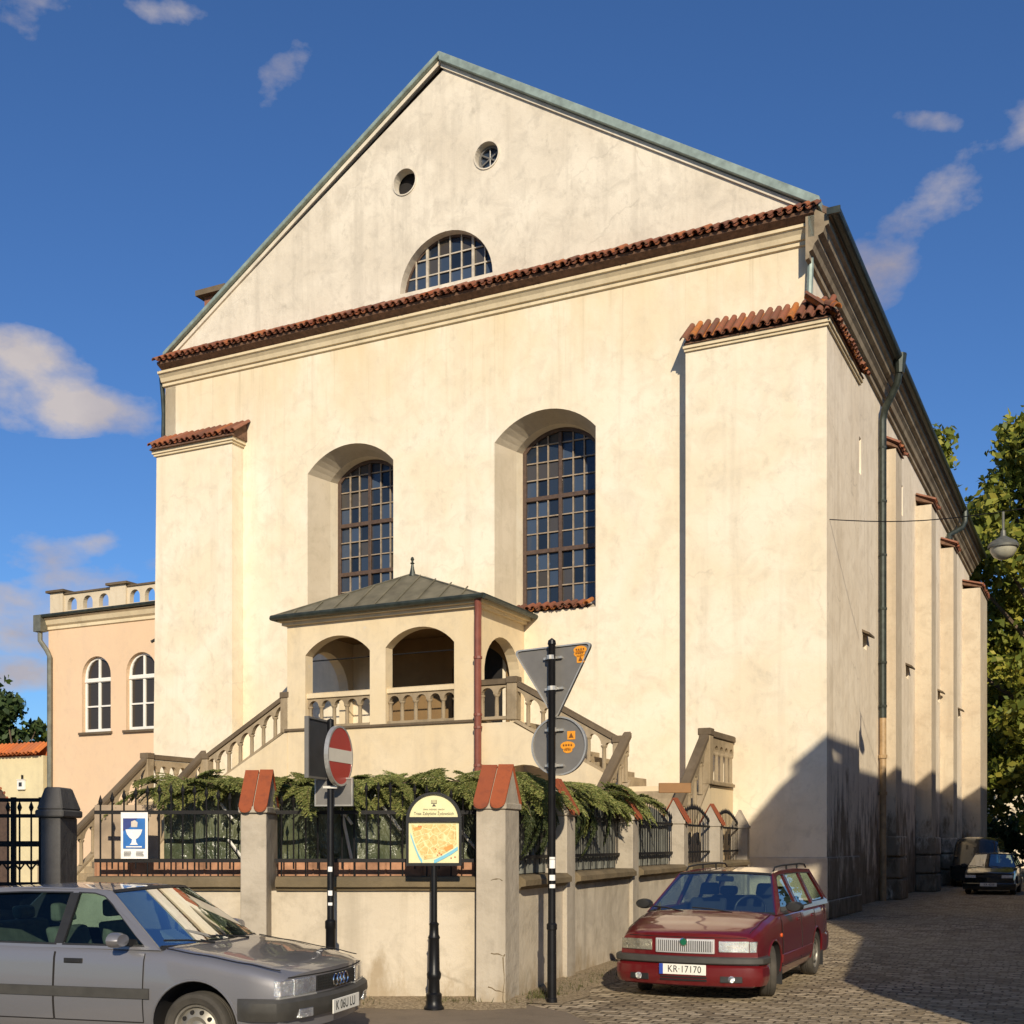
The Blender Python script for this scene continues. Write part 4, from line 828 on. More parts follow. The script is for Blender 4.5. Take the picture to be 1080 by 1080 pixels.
for a, b in zip(SS[:-1], SS[1:]):
    a1_ = a+(0.0 if a == SS[0] else 0.19); b1_ = b-0.19
    coping(rw, RO, rp(a1_, -0.12), rp(b1_, -0.12), NR, 0.12, 0.3)
    A, B = rp(a1_, -0.27), rp(b1_, -0.27); railing(rw, RO, A, B, 1.34, 1.55, 2.04, 0.24, int((b1_-a1_)/0.15), 0.0075)
    if a < 8.6:                                               # grey sheet fixed behind the bars
        A2, B2 = rp(a1_, -0.33), rp(b1_, -0.33); L = (B2-A2).length; m = MB(); rows = [[], []]
        for i in range(int(L/0.03)+1):
            u = i*0.03; v = A2+DR*u+NR*(0.012*math.sin(u*2*PI/0.12)); hh = 2.08+0.22*math.sin(PI*u/L)
            rows[0].append((v.x, v.y, 1.36)); rows[1].append((v.x, v.y, hh))
        m.quads(rows); m.build('screen_sheet', M['sheet'], rw, RO, smooth=True)
    else:
        m = MB()
        for u in (0.35, 0.62):
            q = A+(B-A)*u; pts = [Vector((q.x, q.y, 1.62))+Vector((0, 0, 0.16))+DR*(0.11*math.cos(t)*(1-t/16))+Vector((0, 0, 0.14*math.sin(t)*(1-t/16))) for t in np.linspace(0, 12, 30)]
            m.tube(pts, 0.012, 5)
        m.build('scroll', M['iron'], rw, RO)

gpo = thing('gate_pier', 'dark gate pier with chamfered head beside the iron gate', 'pier', (-4.85, 12.85, 0)); GO = (-4.85, 12.85, 0)
m = MB(); m.box(-4.955, -4.745, 12.6, 13.1, 0, 1.98); m.build('shaft', M['darkpier'], gpo, GO, bevel=0.015, seg=2)
m = MB(); m.hexa([(-5.0, 12.56, 1.981), (-4.70, 12.56, 1.981), (-4.70, 13.14, 1.981), (-5.0, 13.14, 1.981)], [(-5.0, 12.56, 2.06), (-4.70, 12.56, 2.06), (-4.70, 13.14, 2.06), (-5.0, 13.14, 2.06)])
m.hexa([(-4.99, 12.57, 2.061), (-4.71, 12.57, 2.061), (-4.71, 13.13, 2.061), (-4.99, 13.13, 2.061)], [(-4.93, 12.65, 2.30), (-4.77, 12.65, 2.30), (-4.77, 13.02, 2.30), (-4.93, 13.02, 2.30)]); m.build('head', M['darkpier'], gpo, GO, bevel=0.015)
gt = thing('iron_gate', 'tall black wrought iron gate with a solid lower panel standing left of the dark pier', 'gate', (-6.2, 12.85, 0)); TO = (-6.2, 12.85, 0)
m = MB(); m.box(-7.5, -5.0, 12.83, 12.87, 0.06, 1.22); m.build('lower_panel', M['iron'], gt, TO)
m = MB()
for z, h in ((1.26, 0.03), (1.50, 0.02), (1.70, 0.03), (2.0, 0.02), (2.17, 0.02)): m.box(-7.5, -5.0, 12.835, 12.865, z-h, z+h)
for x in (-7.46, -6.28, -6.22, -5.04, -5.31-0.03): m.box(x-0.025, x+0.025, 12.832, 12.868, 0.05, 2.2)
m.build('frame', M['iron'], gt, TO)
m = MB()
for k in range(20): 
    x = -7.4+k*0.125; m.tube([(x, 12.85, 1.24), (x, 12.85, 2.10)], 0.010, 6); m.tube([(x, 12.85, 2.05), (x, 12.85, 2.09), (x, 12.85, 2.16)], [0.012, 0.026, 0.002], 6)
    m.tube([(x, 12.85, 1.42), (x+0.062, 12.85, 1.50)], 0.010, 5); m.tube([(x+0.125, 12.85, 1.42), (x+0.062, 12.85, 1.50)], 0.010, 5)
m.build('bars', M['iron'], gt, TO)

# courtyard things behind the railings
pl = MB(); pl.box(-4.6, -0.25, 13.22, 13.42, 0, 1.50)
for k in range(11): pl.box(-4.6+k*0.4, -4.58+k*0.4, 13.205, 13.22, 1.1, 1.5)
o = pl.build('planter_wall', M['planter'], None, (0, 0, 0), bevel=0.01); tag(o, 'low terracotta planter wall just behind the front railings', 'planter')
bt = thing('festive_booth', 'courtyard booth with green plastic sheet walls behind the railings, roofed with fir boughs', 'booth', (-2.1, 14.8, 0)); TB = (-2.1, 14.8, 0)
def sheet(mb, A, B, z0, z1, amp=0.03, nx=60, nz=12):
    A, B = Vector(A), Vector(B); d = B-A; nrm = Vector((-d.y, d.x, 0)).normalized(); rows = []
    for j in range(nz+1):
        r_ = []
        for i in range(nx+1):
            u = i/nx; v = j/nz; P = A+d*u; q = amp*(math.sin(u*d.length*5+v*2.5)+0.6*math.sin(u*d.length*11-v*4+1)+0.5*math.sin(v*7+u*d.length*3)); r_.append(P+nrm*q+Vector((0, 0, z0+(z1-z0)*v)))
        rows.append(r_)
    mb.quads(rows)
m = MB(); sheet(m, (-3.95, 13.62, 0), (-0.15, 13.62, 0), 0.1, 2.33, 0.035, 120, 16); m.build('sheet_wall', M['tarp'], bt, TB, smooth=True)
m = MB(); sheet(m, (-0.05, 13.7, 0), (2.0, 19.2, 0), 0.1, 2.30, 0.02, 120, 10); m.build('sheet_wall', M['tarp'], bt, TB, smooth=True)
m = MB()
for x in (-3.9, -2.0, -0.2): m.box(x-0.04, x+0.04, 13.66, 13.74, 0, 2.34)
for y in (13.7, 15.5, 17.3, 19.0): m.box(-3.95, -0.1+0.37*(y-13.7), y-0.04, y+0.04, 2.34, 2.42)
m.build('frame', M['bark'], bt, TB)
for (xa, za, xb, zb) in ((-2.05, 2.28, -1.80, 1.92), (-1.92, 2.06, -1.80, 1.50), (-0.62, 1.90, -0.30, 1.52), (-3.4, 2.3, -3.15, 1.98), (-3.2, 1.75, -3.02, 1.52), (-1.55, 2.25, -1.25, 1.85), (-0.78, 2.28, -0.55, 2.02)):
    m = MB(); m.tube([(xa, 13.53, za), (xb, 13.50, zb)], 0.017, 4); m.build('painted_sheen', M['sheenwhite'], bt, TB)  # white bars stand in for glints on the folds of the plastic sheet
o = MB(); sheet(o, (-4.72, 13.55, 0), (-3.98, 13.55, 0), 0.1, 2.14, 0.02, 40, 8); o = o.build('cloth_screen', M['cloth'], None, smooth=True); tag(o, 'beige cloth screen hanging behind the railings next to the dark gate pier', 'screen')

# fir boughs
def bough_mesh(name, L, mat, seed, droop=0.55):
    rd = random.Random(seed); vs = []; fs = []
    def needle(p, d, ln, wd):
        d = d.normalized(); s_ = d.cross(Vector((rd.uniform(-1, 1), rd.uniform(-1, 1), rd.uniform(-1, 1)))).normalized()*wd; i = len(vs)
        vs.extend([p-s_, p+s_, p+d*ln]); fs.append((i, i+1, i+2))
    def twig(p, d, ln, depth):
        n = max(4, int(ln/0.012)); pts = []
        for i in range(n):
            u = i/n; q = p+d*(ln*u)+Vector((0, 0, -ln*0.25*u*u)); 
            for s_ in (-1, 1, 0):
                side = d.cross(Vector((0, 0, 1))).normalized()*s_
                needle(q, d*0.8+side+Vector((0, 0, rd.uniform(-0.2, 0.5))), rd.uniform(0.030, 0.052)*(1-0.4*u), 0.0085)
            pts.append(q)
    st = []
    for i in range(26):
        u = i/25; st.append(Vector((0.05*math.sin(u*3), L*u, 0.10*math.sin(PI*u*0.8)-droop*L*u*u)))
    for i in range(3, 25):
        u = i/25; d = (st[i+1]-st[i-1]).normalized()
        for s_ in (-1, 1):
            side = d.cross(Vector((0, 0, 1))).normalized()*s_; ln = L*0.42*(1-u*0.75)*rd.uniform(0.75, 1.15)
            twig(st[i], (d*0.75+side*0.8+Vector((0, 0, rd.uniform(-0.15, 0.15)))).normalized(), ln, 0)
    twig(st[-2], (st[-1]-st[-3]).normalized(), 0.12, 0)
    me = bpy.data.meshes.new(name); n0 = len(vs); mb = MB(); mb.tube(st, [0.012*(1-i/30) for i in range(26)], 5)
    off = len(vs); vs2 = [tuple(v) for v in vs]+mb.v; fs2 = fs+[tuple(k+off for k in f) for f in mb.f]
    me.from_pydata(vs2, [], fs2); me.materials.append(M[mat]); me.materials.append(M['bark'])
    me.polygons.foreach_set('material_index', [0]*len(fs)+[1]*len(mb.f)); me.update(); return me
bms = [bough_mesh('fir_bough', 0.75, 'needles', 1, 0.45), bough_mesh('fir_bough', 0.6, 'needles', 2, 0.6), bough_mesh('fir_bough', 0.7, 'needlesdark', 3, 0.8), bough_mesh('fir_bough', 0.85, 'needles', 4, 0.3)]
def bough(k, x, y, z, rz, tilt=0, sc=1.0):
    o = bpy.data.objects.new('fir_bough', bms[k]); COL.objects.link(o); o.location = (x, y, z); o.rotation_euler = (tilt, random.uniform(-0.5, 0.5), rz); o.scale = (sc, sc, sc)
    tag(o, 'cut fir bough laid on top of the booth and drooping over the railings', 'bough', 'fir boughs on the courtyard booth')
random.seed(11)
for i in range(104):
    x = -3.98+4.1*(i+0.5)/104+random.uniform(-0.06, 0.06)
    if i % 3 == 0: bough(random.choice((0, 1, 3)), x, 13.35+random.uniform(-0.1, 0.2), 2.30+random.uniform(-0.03, 0.08), PI+random.uniform(-1.2, 1.2), random.uniform(-0.2, 0.25), random.uniform(0.6, 0.9))
    else: bough(random.choice((0, 1, 3)), x, 13.62+random.uniform(-0.15, 0.35), 2.34+random.uniform(-0.03, 0.10), random.uniform(0, 2*PI), random.uniform(-0.2, 0.15), random.uniform(0.6, 1.0))
for i in range(84):
    s = 0.4+6.2*(i+0.5)/84; v = rp(s, -0.55+random.uniform(-0.25, 0.2)); hang = (i % 4 == 0 and s < 4.6)
    bough(2 if (hang and random.random() < 0.6) else random.choice((0, 1, 3)), v.x, v.y, 2.34+random.uniform(-0.06, 0.12), -PI/2+math.atan2(DR.y, DR.x)-PI/2+random.uniform(-1.0, 1.0)+(0 if i % 2 else PI*0.0), -0.9 if hang else random.uniform(-0.25, 0.2), random.uniform(0.6, 0.95))
for (s, z) in ((0.9, 2.2), (1.2, 2.15), (1.5, 2.2), (1.8, 2.2), (2.9, 2.2), (3.4, 2.15), (2.5, 2.2)):
    v = rp(s, -0.2); bough(2, v.x, v.y, z, -PI/2+math.atan2(DR.y, DR.x)-PI/2+random.uniform(-0.5, 0.5), -1.1, 0.75)
o = MB(); o.box(-0.26, 0.26, -0.02, 0.02, 0, 0.16); o = o.build('plank', M['plank'], None, bevel=0.006); o.location = (2.62, 19.3, 2.52); tag(o, 'plain orange board fixed above the side wall next to the stone stair', 'board')

def tufts(name, pts, n, label):
    v = []; f = []
    for _ in range(n):
        p = random.choice(pts); q = Vector(p)+Vector((random.gauss(0, 0.10), random.gauss(0, 0.05), 0)); a = random.uniform(0, 2*PI); h = random.uniform(0.02, 0.09); d = Vector((math.cos(a), math.sin(a), 0)); i = len(v)
        v.extend([q-d*0.006, q+d*0.006, q+Vector((random.gauss(0, 0.025), random.gauss(0, 0.025), h))]); f.append((i, i+1, i+2))
    me = bpy.data.meshes.new(name); me.from_pydata([tuple(k) for k in v], [], f); me.materials.append(M['weed']); o = bpy.data.objects.new(name, me); COL.objects.link(o); tag(o, label, 'weeds', kind='stuff')
tufts('weeds', [tuple(rp(random.uniform(0.5, 6), random.uniform(-0.1, 0.18), 0.03)) for _ in range(60)]+[(random.uniform(-4, 0.1), random.uniform(12.45, 12.72), 0.03) for _ in range(26)], 2600, 'sparse low weeds and moss along the foot of the street walls')
# ------------------------------------------------------------------ signs and lamp
def disc_plate(mb, r, y0, y1, n=40): mb.prism([(r*math.cos(2*PI*k/n), r*math.sin(2*PI*k/n)) for k in range(n)], [], front(y0), front(y1))
gw = thing('give_way_post', 'tall black post carrying a triangular and a round sign seen from their grey backs', 'sign', (0.425, 12.8, 0)); 
m = MB(); m.lathe([(0.058, 0), (0.058, 0.05), (0.05, 0.06), (0.048, 0.78), (0.056, 0.79), (0.056, 0.84), (0.041, 0.86), (0.039, 3.82), (0.046, 3.83), (0.040, 3.87), (0.0, 3.90)], n=16); m.build('post', M['pole'], gw, smooth=True)
def rounded_tri(w_, h_, r=0.05):
    P = [Vector((-w_/2, h_*0.5)), Vector((0, -h_*0.5)), Vector((w_/2, h_*0.5))]; out = []
    for i in range(3):
        p = P[i]; a = (P[i-1]-p).normalized(); b = (P[(i+1) % 3]-p).normalized(); 
        for t in np.linspace(0, 1, 7): q = p+a*(r*1.7*(1-t)**2)+b*(r*1.7*t**2)+ (a+b)*0; out.append((q.x, q.y))
    return out
yaw = R(-24)
def plate_at(parent, z, mb, name, mat, yaw_, roll=0, dx=0, **k):
    o = mb.build(name, mat, parent, **k); o.location = (dx, 0, z); o.rotation_euler = (0, roll, yaw_); return o
tri = rounded_tri(0.92, 0.80)
m = MB(); m.prism(tri, [], front(0.075), front(0.10)); tp = plate_at(gw, 3.42, m, 'triangle_sign', M['signback'], yaw, R(-2.5))
m = MB(); m.prism(tri, [[(x*0.955, y*0.955+0.003) for x, y in tri]], front(0.055), front(0.104)); m.build('sign_edge', M['signedge'], tp)
m = MB(); disc_plate(m, 0.315, 0.075, 0.10); dp = plate_at(gw, 2.75, m, 'round_sign', M['signback'], yaw, 0, 0.05)
m = MB(); m.prism(circ(0, 0, 0.318, 40), [circ(0, 0, 0.30, 40)], front(0.055), front(0.104)); m.build('sign_edge', M['signedge'], dp)
for par, zz in ((tp, 0.27), (tp, -0.06), (dp, 0.17), (dp, -0.21)):
    m = MB(); x0 = -0.05 if par is dp else 0.0
    m.lathe([(0.05, -0.022), (0.05, 0.022)], (x0, 0, zz), 12); m.box(x0-0.10, x0+0.11, 0.035, 0.073, zz-0.012, zz+0.012); m.build('clamp', M['signedge'], par)
def sticker(par, x, z, s, kind):
    if kind == 'sq':
        m = MB(); m.box(x-s/2, x+s/2, 0.070, 0.0745, z-s/2, z+s/2); o = m.build('sticker', M['sticker'], par); m = MB(); m.prism([(x-s*0.3, z-s*0.3), (x+s*0.3, z-s*0.3), (x, z+s*0.32)], [], front(0.068), front(0.0695)); m.build('sticker_print', M['stickertext'], o)
    else:
        m = MB(); m.prism([(x+s*0.75*math.cos(t), z+s*0.42*math.sin(t)) for t in np.linspace(0, 2*PI, 24)[:-1]], [], front(0.070), front(0.0745)); o = m.build('sticker', M['sticker'], par)
        m = MB()
        for k in range(4): m.box(x-s*0.5+s*0.27*k, x-s*0.34+s*0.27*k, 0.068, 0.0695, z-s*0.05, z+s*0.14)
        m.build('sticker_print', M['stickertext'], o)
sticker(tp, 0.31, 0.33, 0.10, 'el'); sticker(tp, 0.31, 0.235, 0.085, 'sq'); sticker(tp, 0.30, 0.29, 0.085, 'el'); sticker(dp, 0.14, 0.11, 0.09, 'sq'); sticker(dp, 0.10, 0.0, 0.11, 'el'); sticker(dp, 0.10, -0.05, 0.07, 'el')
for z, h in ((1.53, 0.03), (1.44, 0.10), (1.31, 0.06), (1.23, 0.04)):
    m = MB(); m.quads([[(0.0415*math.cos(a), 0.0415*math.sin(a), zz) for a in np.linspace(-PI*0.72, -PI*0.18, 8)] for zz in (z, z+h)]); m.build('paper_sticker', M['white'], gw)

ne = thing('no_entry_post', 'thin black post with a red and white no entry disc turned sideways', 'sign', (-1.83, 12.1, 0))
m = MB(); m.lathe([(0.05, 0), (0.05, 0.84), (0.057, 0.85), (0.057, 0.92), (0.036, 0.94), (0.034, 2.95), (0, 2.97)], n=14); m.build('post', M['pole'], ne, smooth=True)
ya = R(74)
m = MB(); disc_plate(m, 0.30, -0.075, -0.045); d_ = plate_at(ne, 2.585, m, 'no_entry_disc', M['signred'], ya, 0, 0.03)
m = MB(); m.prism(circ(0, 0, 0.305, 40), [circ(0, 0, 0.285, 40)], front(-0.08), front(-0.035)); m.build('sign_edge', M['signedge'], d_)
m = MB(); m.box(-0.285, 0.285, -0.0785, -0.0755, -0.065, 0.065); m.build('white_bar', M['signwhite'], d_)
m = MB(); m.box(-0.28, 0.28, 0.10, 0.125, -0.30, 0.30); q = plate_at(ne, 2.66, m, 'square_sign', M['darksign'], ya, 0, -0.02); m = MB(); m.prism(rect(-0.285, 0.285, -0.305, 0.305), [rect(-0.265, 0.265, -0.285, 0.285)], front(0.085), front(0.13)); m.build('sign_edge', M['signback'], q)
m = MB(); m.box(-0.20, 0.20, 0.15, 0.17, -0.14, 0.14); q = plate_at(ne, 2.23, m, 'plate_sign', M['signback'], R(-12), 0, -0.02); m = MB(); m.prism(rect(-0.205, 0.205, -0.145, 0.145), [rect(-0.19, 0.19, -0.13, 0.13)], front(0.14), front(0.175)); m.build('sign_edge', M['signedge'], q)
m = MB(); m.box(-0.07, 0.07, -0.05, 0.05, -0.012, 0.012); plate_at(ne, 2.27, m, 'clamp', M['signedge'], 0)
for z, h in ((1.42, 0.05), (1.18, 0.05), (1.08, 0.03)):
    m = MB(); m.quads([[(0.037*math.cos(a), 0.037*math.sin(a), zz) for a in np.linspace(-PI*0.7, -PI*0.3, 6)] for zz in (z, z+h)]); m.build('paper_sticker', M['white'], ne)

mp_ = thing('map_sign', 'arched black street map board on an ornate black post before the front wall', 'sign', (-0.80, 12.3, 0))
m = MB(); m.lathe([(0.105, 0), (0.105, 0.025), (0.085, 0.05), (0.078, 0.10), (0.082, 0.16), (0.062, 0.18), (0.058, 0.30), (0.072, 0.33), (0.076, 0.37), (0.060, 0.40), (0.055, 0.72), (0.064, 0.74), (0.05, 0.77), (0.046, 0.86), (0.054, 0.88), (0.034, 0.90), (0.032, 1.50)], n=18); m.build('post', M['pole'], mp_, smooth=True)
bd = arch(0, 0.285, 1.475, 1.955, 0.275, 20)
h1 = rect(-0.258, 0.258, 1.505, 1.925); h2 = arch(0, 0.25, 1.975, 1.978, 0.232, 20)
m = MB(); m.prism(bd, [h1, h2], front(-0.035), front(0.03)); bf = m.build('frame', M['pole'], mp_, bevel=0.004)
m = MB(); m.box(-0.27, 0.27, 0.0, 0.02, 1.49, 1.96); m.prism(arch(0, 0.27, 1.962, 1.97, 0.25, 18), [], front(0.0), front(0.02)); m.build('board', M['mappaper'], mp_)
m = MB(); m.prism([(-0.232, 1.90), (0.225, 1.905), (0.232, 1.70), (0.15, 1.63), (0.02, 1.56), (-0.10, 1.54), (-0.16, 1.63), (-0.20, 1.74)], [], front(-0.006), front(-0.001)); m.build('town_plan', M['map'], mp_)
m = MB()
for pts in ([(-0.24, 1.80), (-0.20, 1.68), (-0.155, 1.57), (-0.12, 1.515)], [(0.0, 1.515), (0.10, 1.565), (0.18, 1.61), (0.245, 1.655)]):
    for a, b in zip(pts[:-1], pts[1:]): m.hexa([(a[0], -0.008, a[1]-0.018), (b[0], -0.008, b[1]-0.018), (b[0], -0.0015, b[1]-0.018), (a[0], -0.0015, a[1]-0.018)], [(a[0], -0.008, a[1]+0.02), (b[0], -0.008, b[1]+0.02), (b[0], -0.0015, b[1]+0.02), (a[0], -0.0015, a[1]+0.02)])
m.build('river', M['mapwater'], mp_)
m = MB(); m.prism([(0.10, 1.66), (0.19, 1.70), (0.20, 1.66), (0.12, 1.62)], [], front(-0.009), front(-0.0065)); m.prism([(-0.21, 1.865), (-0.12, 1.885), (-0.13, 1.85), (-0.20, 1.835)], [], front(-0.009), front(-0.0065)); m.build('map_block', M['maporange'], mp_)
m = MB()
for x, z in ((0.03, 1.58), (0.05, 1.60), (0.07, 1.585), (-0.16, 1.87), (-0.14, 1.875), (0.01, 1.64), (0.17, 1.55), (0.21, 1.56)): m.box(x, x+0.013, -0.0105, -0.007, z, z+0.012)
m.build('map_mark', M['mapred'], mp_)
def fm(x, z, y=-0.004): return Matrix.Translation((x, y, z)) @ Matrix.Rotation(PI/2, 4, 'X')
text_obj('title', 'Trasa Zabytków Żydowskich', 0.046, M['ink'], mp_, fm(0, 2.010), 0.0008, sx=0.76)
text_obj('subtitle', 'GMINA  KAZIMIERZ  KRAKÓW', 0.020, M['ink'], mp_, fm(0, 2.052), 0.0008, sx=0.8)
m = MB(); m.prism([(-0.02, 2.085), (0.02, 2.085), (0.008, 2.105), (-0.008, 2.105)], [], front(-0.004), front(-0.001))
for k in (-2, -1, 0, 1, 2): m.box(k*0.013-0.0025, k*0.013+0.0025, -0.004, -0.001, 2.118, 2.150)
m.box(-0.03, 0.03, -0.0042, -0.001, 2.112, 2.117); m.box(-0.003, 0.003, -0.0041, -0.001, 2.100, 2.115); m.build('emblem', M['ink'], mp_)

po = thing('poster', 'blue and white poster with a white pedestal bowl tied to the front railings', 'poster', (-4.06, 12.90, 1.54))
m = MB(); m.quads([[(-0.145, -0.006, z), (0.0, -0.012+0.004*math.sin(z*20), z), (0.145, -0.004, z)] for z in np.linspace(0, 0.50, 6)]); m.build('sheet', M['white'], po, smooth=True)
m = MB(); m.prism(rect(-0.118, 0.118, 0.11, 0.435), [], front(-0.016), front(-0.0125)); m.build('blue_panel', M['posterblue'], po)
m = MB(); m.prism([(-0.118, 0.435), (0.04, 0.435), (-0.02, 0.38), (-0.05, 0.33), (-0.118, 0.30)], [], front(-0.018), front(-0.0165)); m.build('navy_area', M['posternavy'], po)
m = MB(); m.prism([(-0.09, 0.315), (-0.075, 0.265), (-0.045, 0.225), (-0.02, 0.21), (-0.025, 0.175), (-0.045, 0.15), (0.045, 0.15), (0.025, 0.175), (0.02, 0.21), (0.045, 0.225), (0.075, 0.265), (0.09, 0.315)], [], front(-0.021), front(-0.0185)); m.box(-0.085, 0.085, -0.021, -0.0185, 0.122, 0.135); m.build('bowl', M['white'], po)
m = MB(); m.prism([(-0.03, 0.34), (0.035, 0.34), (0.04, 0.39), (0.01, 0.415), (-0.03, 0.40)], [], front(-0.021), front(-0.0185)); m.build('pale_figure', M['paletan'], po)
m = MB()
for z in (0.072, 0.058, 0.044, 0.03):
    for x in (-0.11, 0.02): m.box(x, x+random.uniform(0.07, 0.09), -0.0165, -0.0135, z, z+0.006)
m.build('small_print', M['signback'], po)

lx, ly = bw(3.65, 0.3)[:2]
sl_ = thing('hanging_street_lamp', 'grey street lamp hanging from a cable over the lane', 'lamp', (lx, ly, 7.75))
m = MB(); m.lathe([(0.0, 0.0), (0.10, 0.015), (0.20, 0.08), (0.26, 0.18), (0.275, 0.26)], n=24); m.build('bowl', M['globe'], sl_, smooth=True)
m = MB(); m.lathe([(0.275, 0.26), (0.31, 0.25), (0.315, 0.30), (0.26, 0.38), (0.12, 0.46), (0.06, 0.50), (0.05, 0.62), (0.0, 0.62)], n=24); m.build('hood', M['lampmetal'], sl_, smooth=True)
m = MB(); m.tube([(0, 0, 0.6), (0, 0, 1.02)], 0.03, 8); m.build('stem', M['lampmetal'], sl_)
A = Vector(bw(-0.02, 0.3, 9.05)); B = Vector(bw(10.2, 0.3, 9.5)); Cn = Vector((lx, ly, 8.78))
ca = MB(); ca.tube([A+(Cn-A)*t+Vector((0, 0, -0.12*math.sin(PI*t))) for t in np.linspace(0, 1, 10)]+[Cn+(B-Cn)*t+Vector((0, 0, -0.15*math.sin(PI*t))) for t in np.linspace(0.1, 1, 10)], 0.012, 5)
o = ca.build('cable', M['iron'], None); tag(o, 'thin dark cable strung across the lane from the hall corner', 'cable')

# ------------------------------------------------------------------ trees
def crown(name, clumps, n, size, mat, parent, flat=0.8):
    c = np.array([k[:3] for k in clumps]); r = np.array([k[3] for k in clumps]); pr = r**2/np.sum(r**2); ix = rng.choice(len(clumps), n, p=pr)
    d = rng.normal(size=(n, 3)); d /= np.linalg.norm(d, axis=1)[:, None]; rad = r[ix]*(0.35+0.65*rng.random(n)**0.45)*(1+0.18*rng.normal(size=n).clip(-1.5, 2))
    p = c[ix]+d*rad[:, None]*np.array([1, 1, flat]); nr = d+0.9*rng.normal(size=(n, 3)); nr /= np.linalg.norm(nr, axis=1)[:, None]
    t1 = np.cross(nr, rng.normal(size=(n, 3))); t1 /= np.linalg.norm(t1, axis=1)[:, None]; t2 = np.cross(nr, t1); s = (size*(0.6+0.8*rng.random(n)))[:, None]
    v = np.stack([p-t1*s*0.9, p-t2*s*0.5+nr*s*0.12, p+t1*s*0.9, p+t2*s*0.5+nr*s*0.12], 1).reshape(-1, 3)
    me = bpy.data.meshes.new(name); me.vertices.add(4*n); me.vertices.foreach_set('co', v.ravel()); me.loops.add(4*n); me.loops.foreach_set('vertex_index', np.arange(4*n)); me.polygons.add(n); me.polygons.foreach_set('loop_start', np.arange(0, 4*n, 4)); me.update(calc_edges=True); me.validate()
    me.materials.append(M[mat]); o = bpy.data.objects.new(name, me); COL.objects.link(o); o.parent = parent; return o
def tree(label, x, y, h, cr, n, size, mat, zlow=0.3, seed=1, cat='tree', nclump=42, wide=1.0, name='leafy_tree'):
    rd = random.Random(seed); t_ = thing(name, label, cat, (x, y, 0)); cl = []
    for k in range(nclump):
        u = rd.random(); z = h*(zlow+(0.97-zlow)*u); pr = math.sin(PI*min(1, 0.12+0.86*((z/h-zlow)/(1-zlow))))**0.7; a = rd.uniform(0, 2*PI); q = cr*pr*math.sqrt(rd.random())*wide
        cl.append((q*math.cos(a), q*math.sin(a), z, cr*rd.uniform(0.16, 0.34)))
    crown('crown', cl, n, size, mat, t_)
    m = MB(); m.tube([(0, 0, 0), (0.1, 0.05, h*0.2), (0.0, 0.1, h*0.45), (0.1, 0, h*0.75)], [h*0.022, h*0.017, h*0.012, h*0.004], 9)
    for c in cl[::3]:
        z0 = max(h*0.15, c[2]*0.62); m.tube([(0.05, 0.05, z0), (c[0]*0.55, c[1]*0.55, (z0+c[2])/2+0.2), (c[0], c[1], c[2])], [h*0.008, h*0.005, h*0.002], 5)
    m.build('trunk', M['bark'], t_, smooth=True)
tree('large yellow green lane tree filling the right edge beyond the hall', 28.9, 62, 24.6, 6.4, 50000, 0.26, 'leafyellow', 0.10, 3, nclump=95)
tree('dark green tree further down the lane behind the yellow green one', 30.5, 70, 15.5, 5.0, 12000, 0.26, 'leafdark', 0.08, 9, nclump=46)
tree('tall tree whose crown just shows above the far end of the eaves', 24.5, 73, 26.6, 4.5, 9000, 0.26, 'leafyellow', 0.45, 5, nclump=34)
tree('bright green bushy tree behind the yellow courtyard wall', -28.5, 62, 10.3, 5.0, 18000, 0.22, 'leafgreen', 0.12, 6, nclump=44)
tree('small darker green tree against the annex downpipe', -24.0, 58, 9.0, 2.6, 7000, 0.20, 'leafdark', 0.12, 8, nclump=28)

# ------------------------------------------------------------------ other buildings
def house(label, x, y, rz, L, D, H, ridge, wall='housewall', over=0.5, nwin=5, floors=3):
    t_ = thing('town_house', label, 'building', (x, y, 0), rz)
    m = MB(); m.box(0, L, 0, D, 0, H); m.face([(0.001, 0, H), (0.001, D, H), (0.001, D/2, ridge-0.1)]); m.face([(L-0.001, 0, H), (L-0.001, D, H), (L-0.001, D/2, ridge-0.1)]); m.build('wall', M[wall], t_)
    m = MB(); m.prism([(-over, H-0.12), (D/2, ridge), (D+over, H-0.12), (D+over, H+0.06), (D/2, ridge+0.2), (-over, H+0.06)], [], side(-over), side(L+over)); m.build('roof', M['roofsheet'], t_)
    for fl in range(floors):
        for k in range(nwin):
            xx = L*(k+0.5)/nwin; zz = 1.2+fl*(H-0.6)/floors
            m = MB(); m.box(xx-0.55, xx+0.55, -0.03, 0.05, zz, zz+1.7); q = m.build('window', M['whiteframe'], t_); m = MB()
            for s in (-1, 1):
                for zq in (zz+0.08, zz+1.05): m.box(xx+s*0.26-0.2, xx+s*0.26+0.2, -0.034, -0.031, zq, zq+(0.9 if zq < zz+0.5 else 0.57))
            m.build('pane', M['panebrown'], q)
    return t_
AN = math.atan2(0.8955, 0.4450)
hx, hy = 9.13, 6.3
nb = house('terrace of grey houses along the other side of the lane, outside the picture on the right', hx, hy, AN, 62, 9, 11.0, 15.0) if False else None
def lane_house(label, s0, s1, H, ridge):
    x, y = hx+0.4450*s0, hy+0.8955*s0; x2, y2 = hx+0.4450*s1, hy+0.8955*s1
    return house(label, x2, y2, AN+PI, s1-s0, 9, H, ridge, nwin=max(3, int((s1-s0)/2.6)))
lane_house('nearest grey plastered house on the opposite side of the lane', 0, 14, 12.9, 16.2)
lane_house('middle grey plastered house on the opposite side of the lane', 14.05, 32, 13.0, 16.4)
lane_house('farthest grey plastered house on the opposite side of the lane', 32.05, 52, 12.9, 16.3)
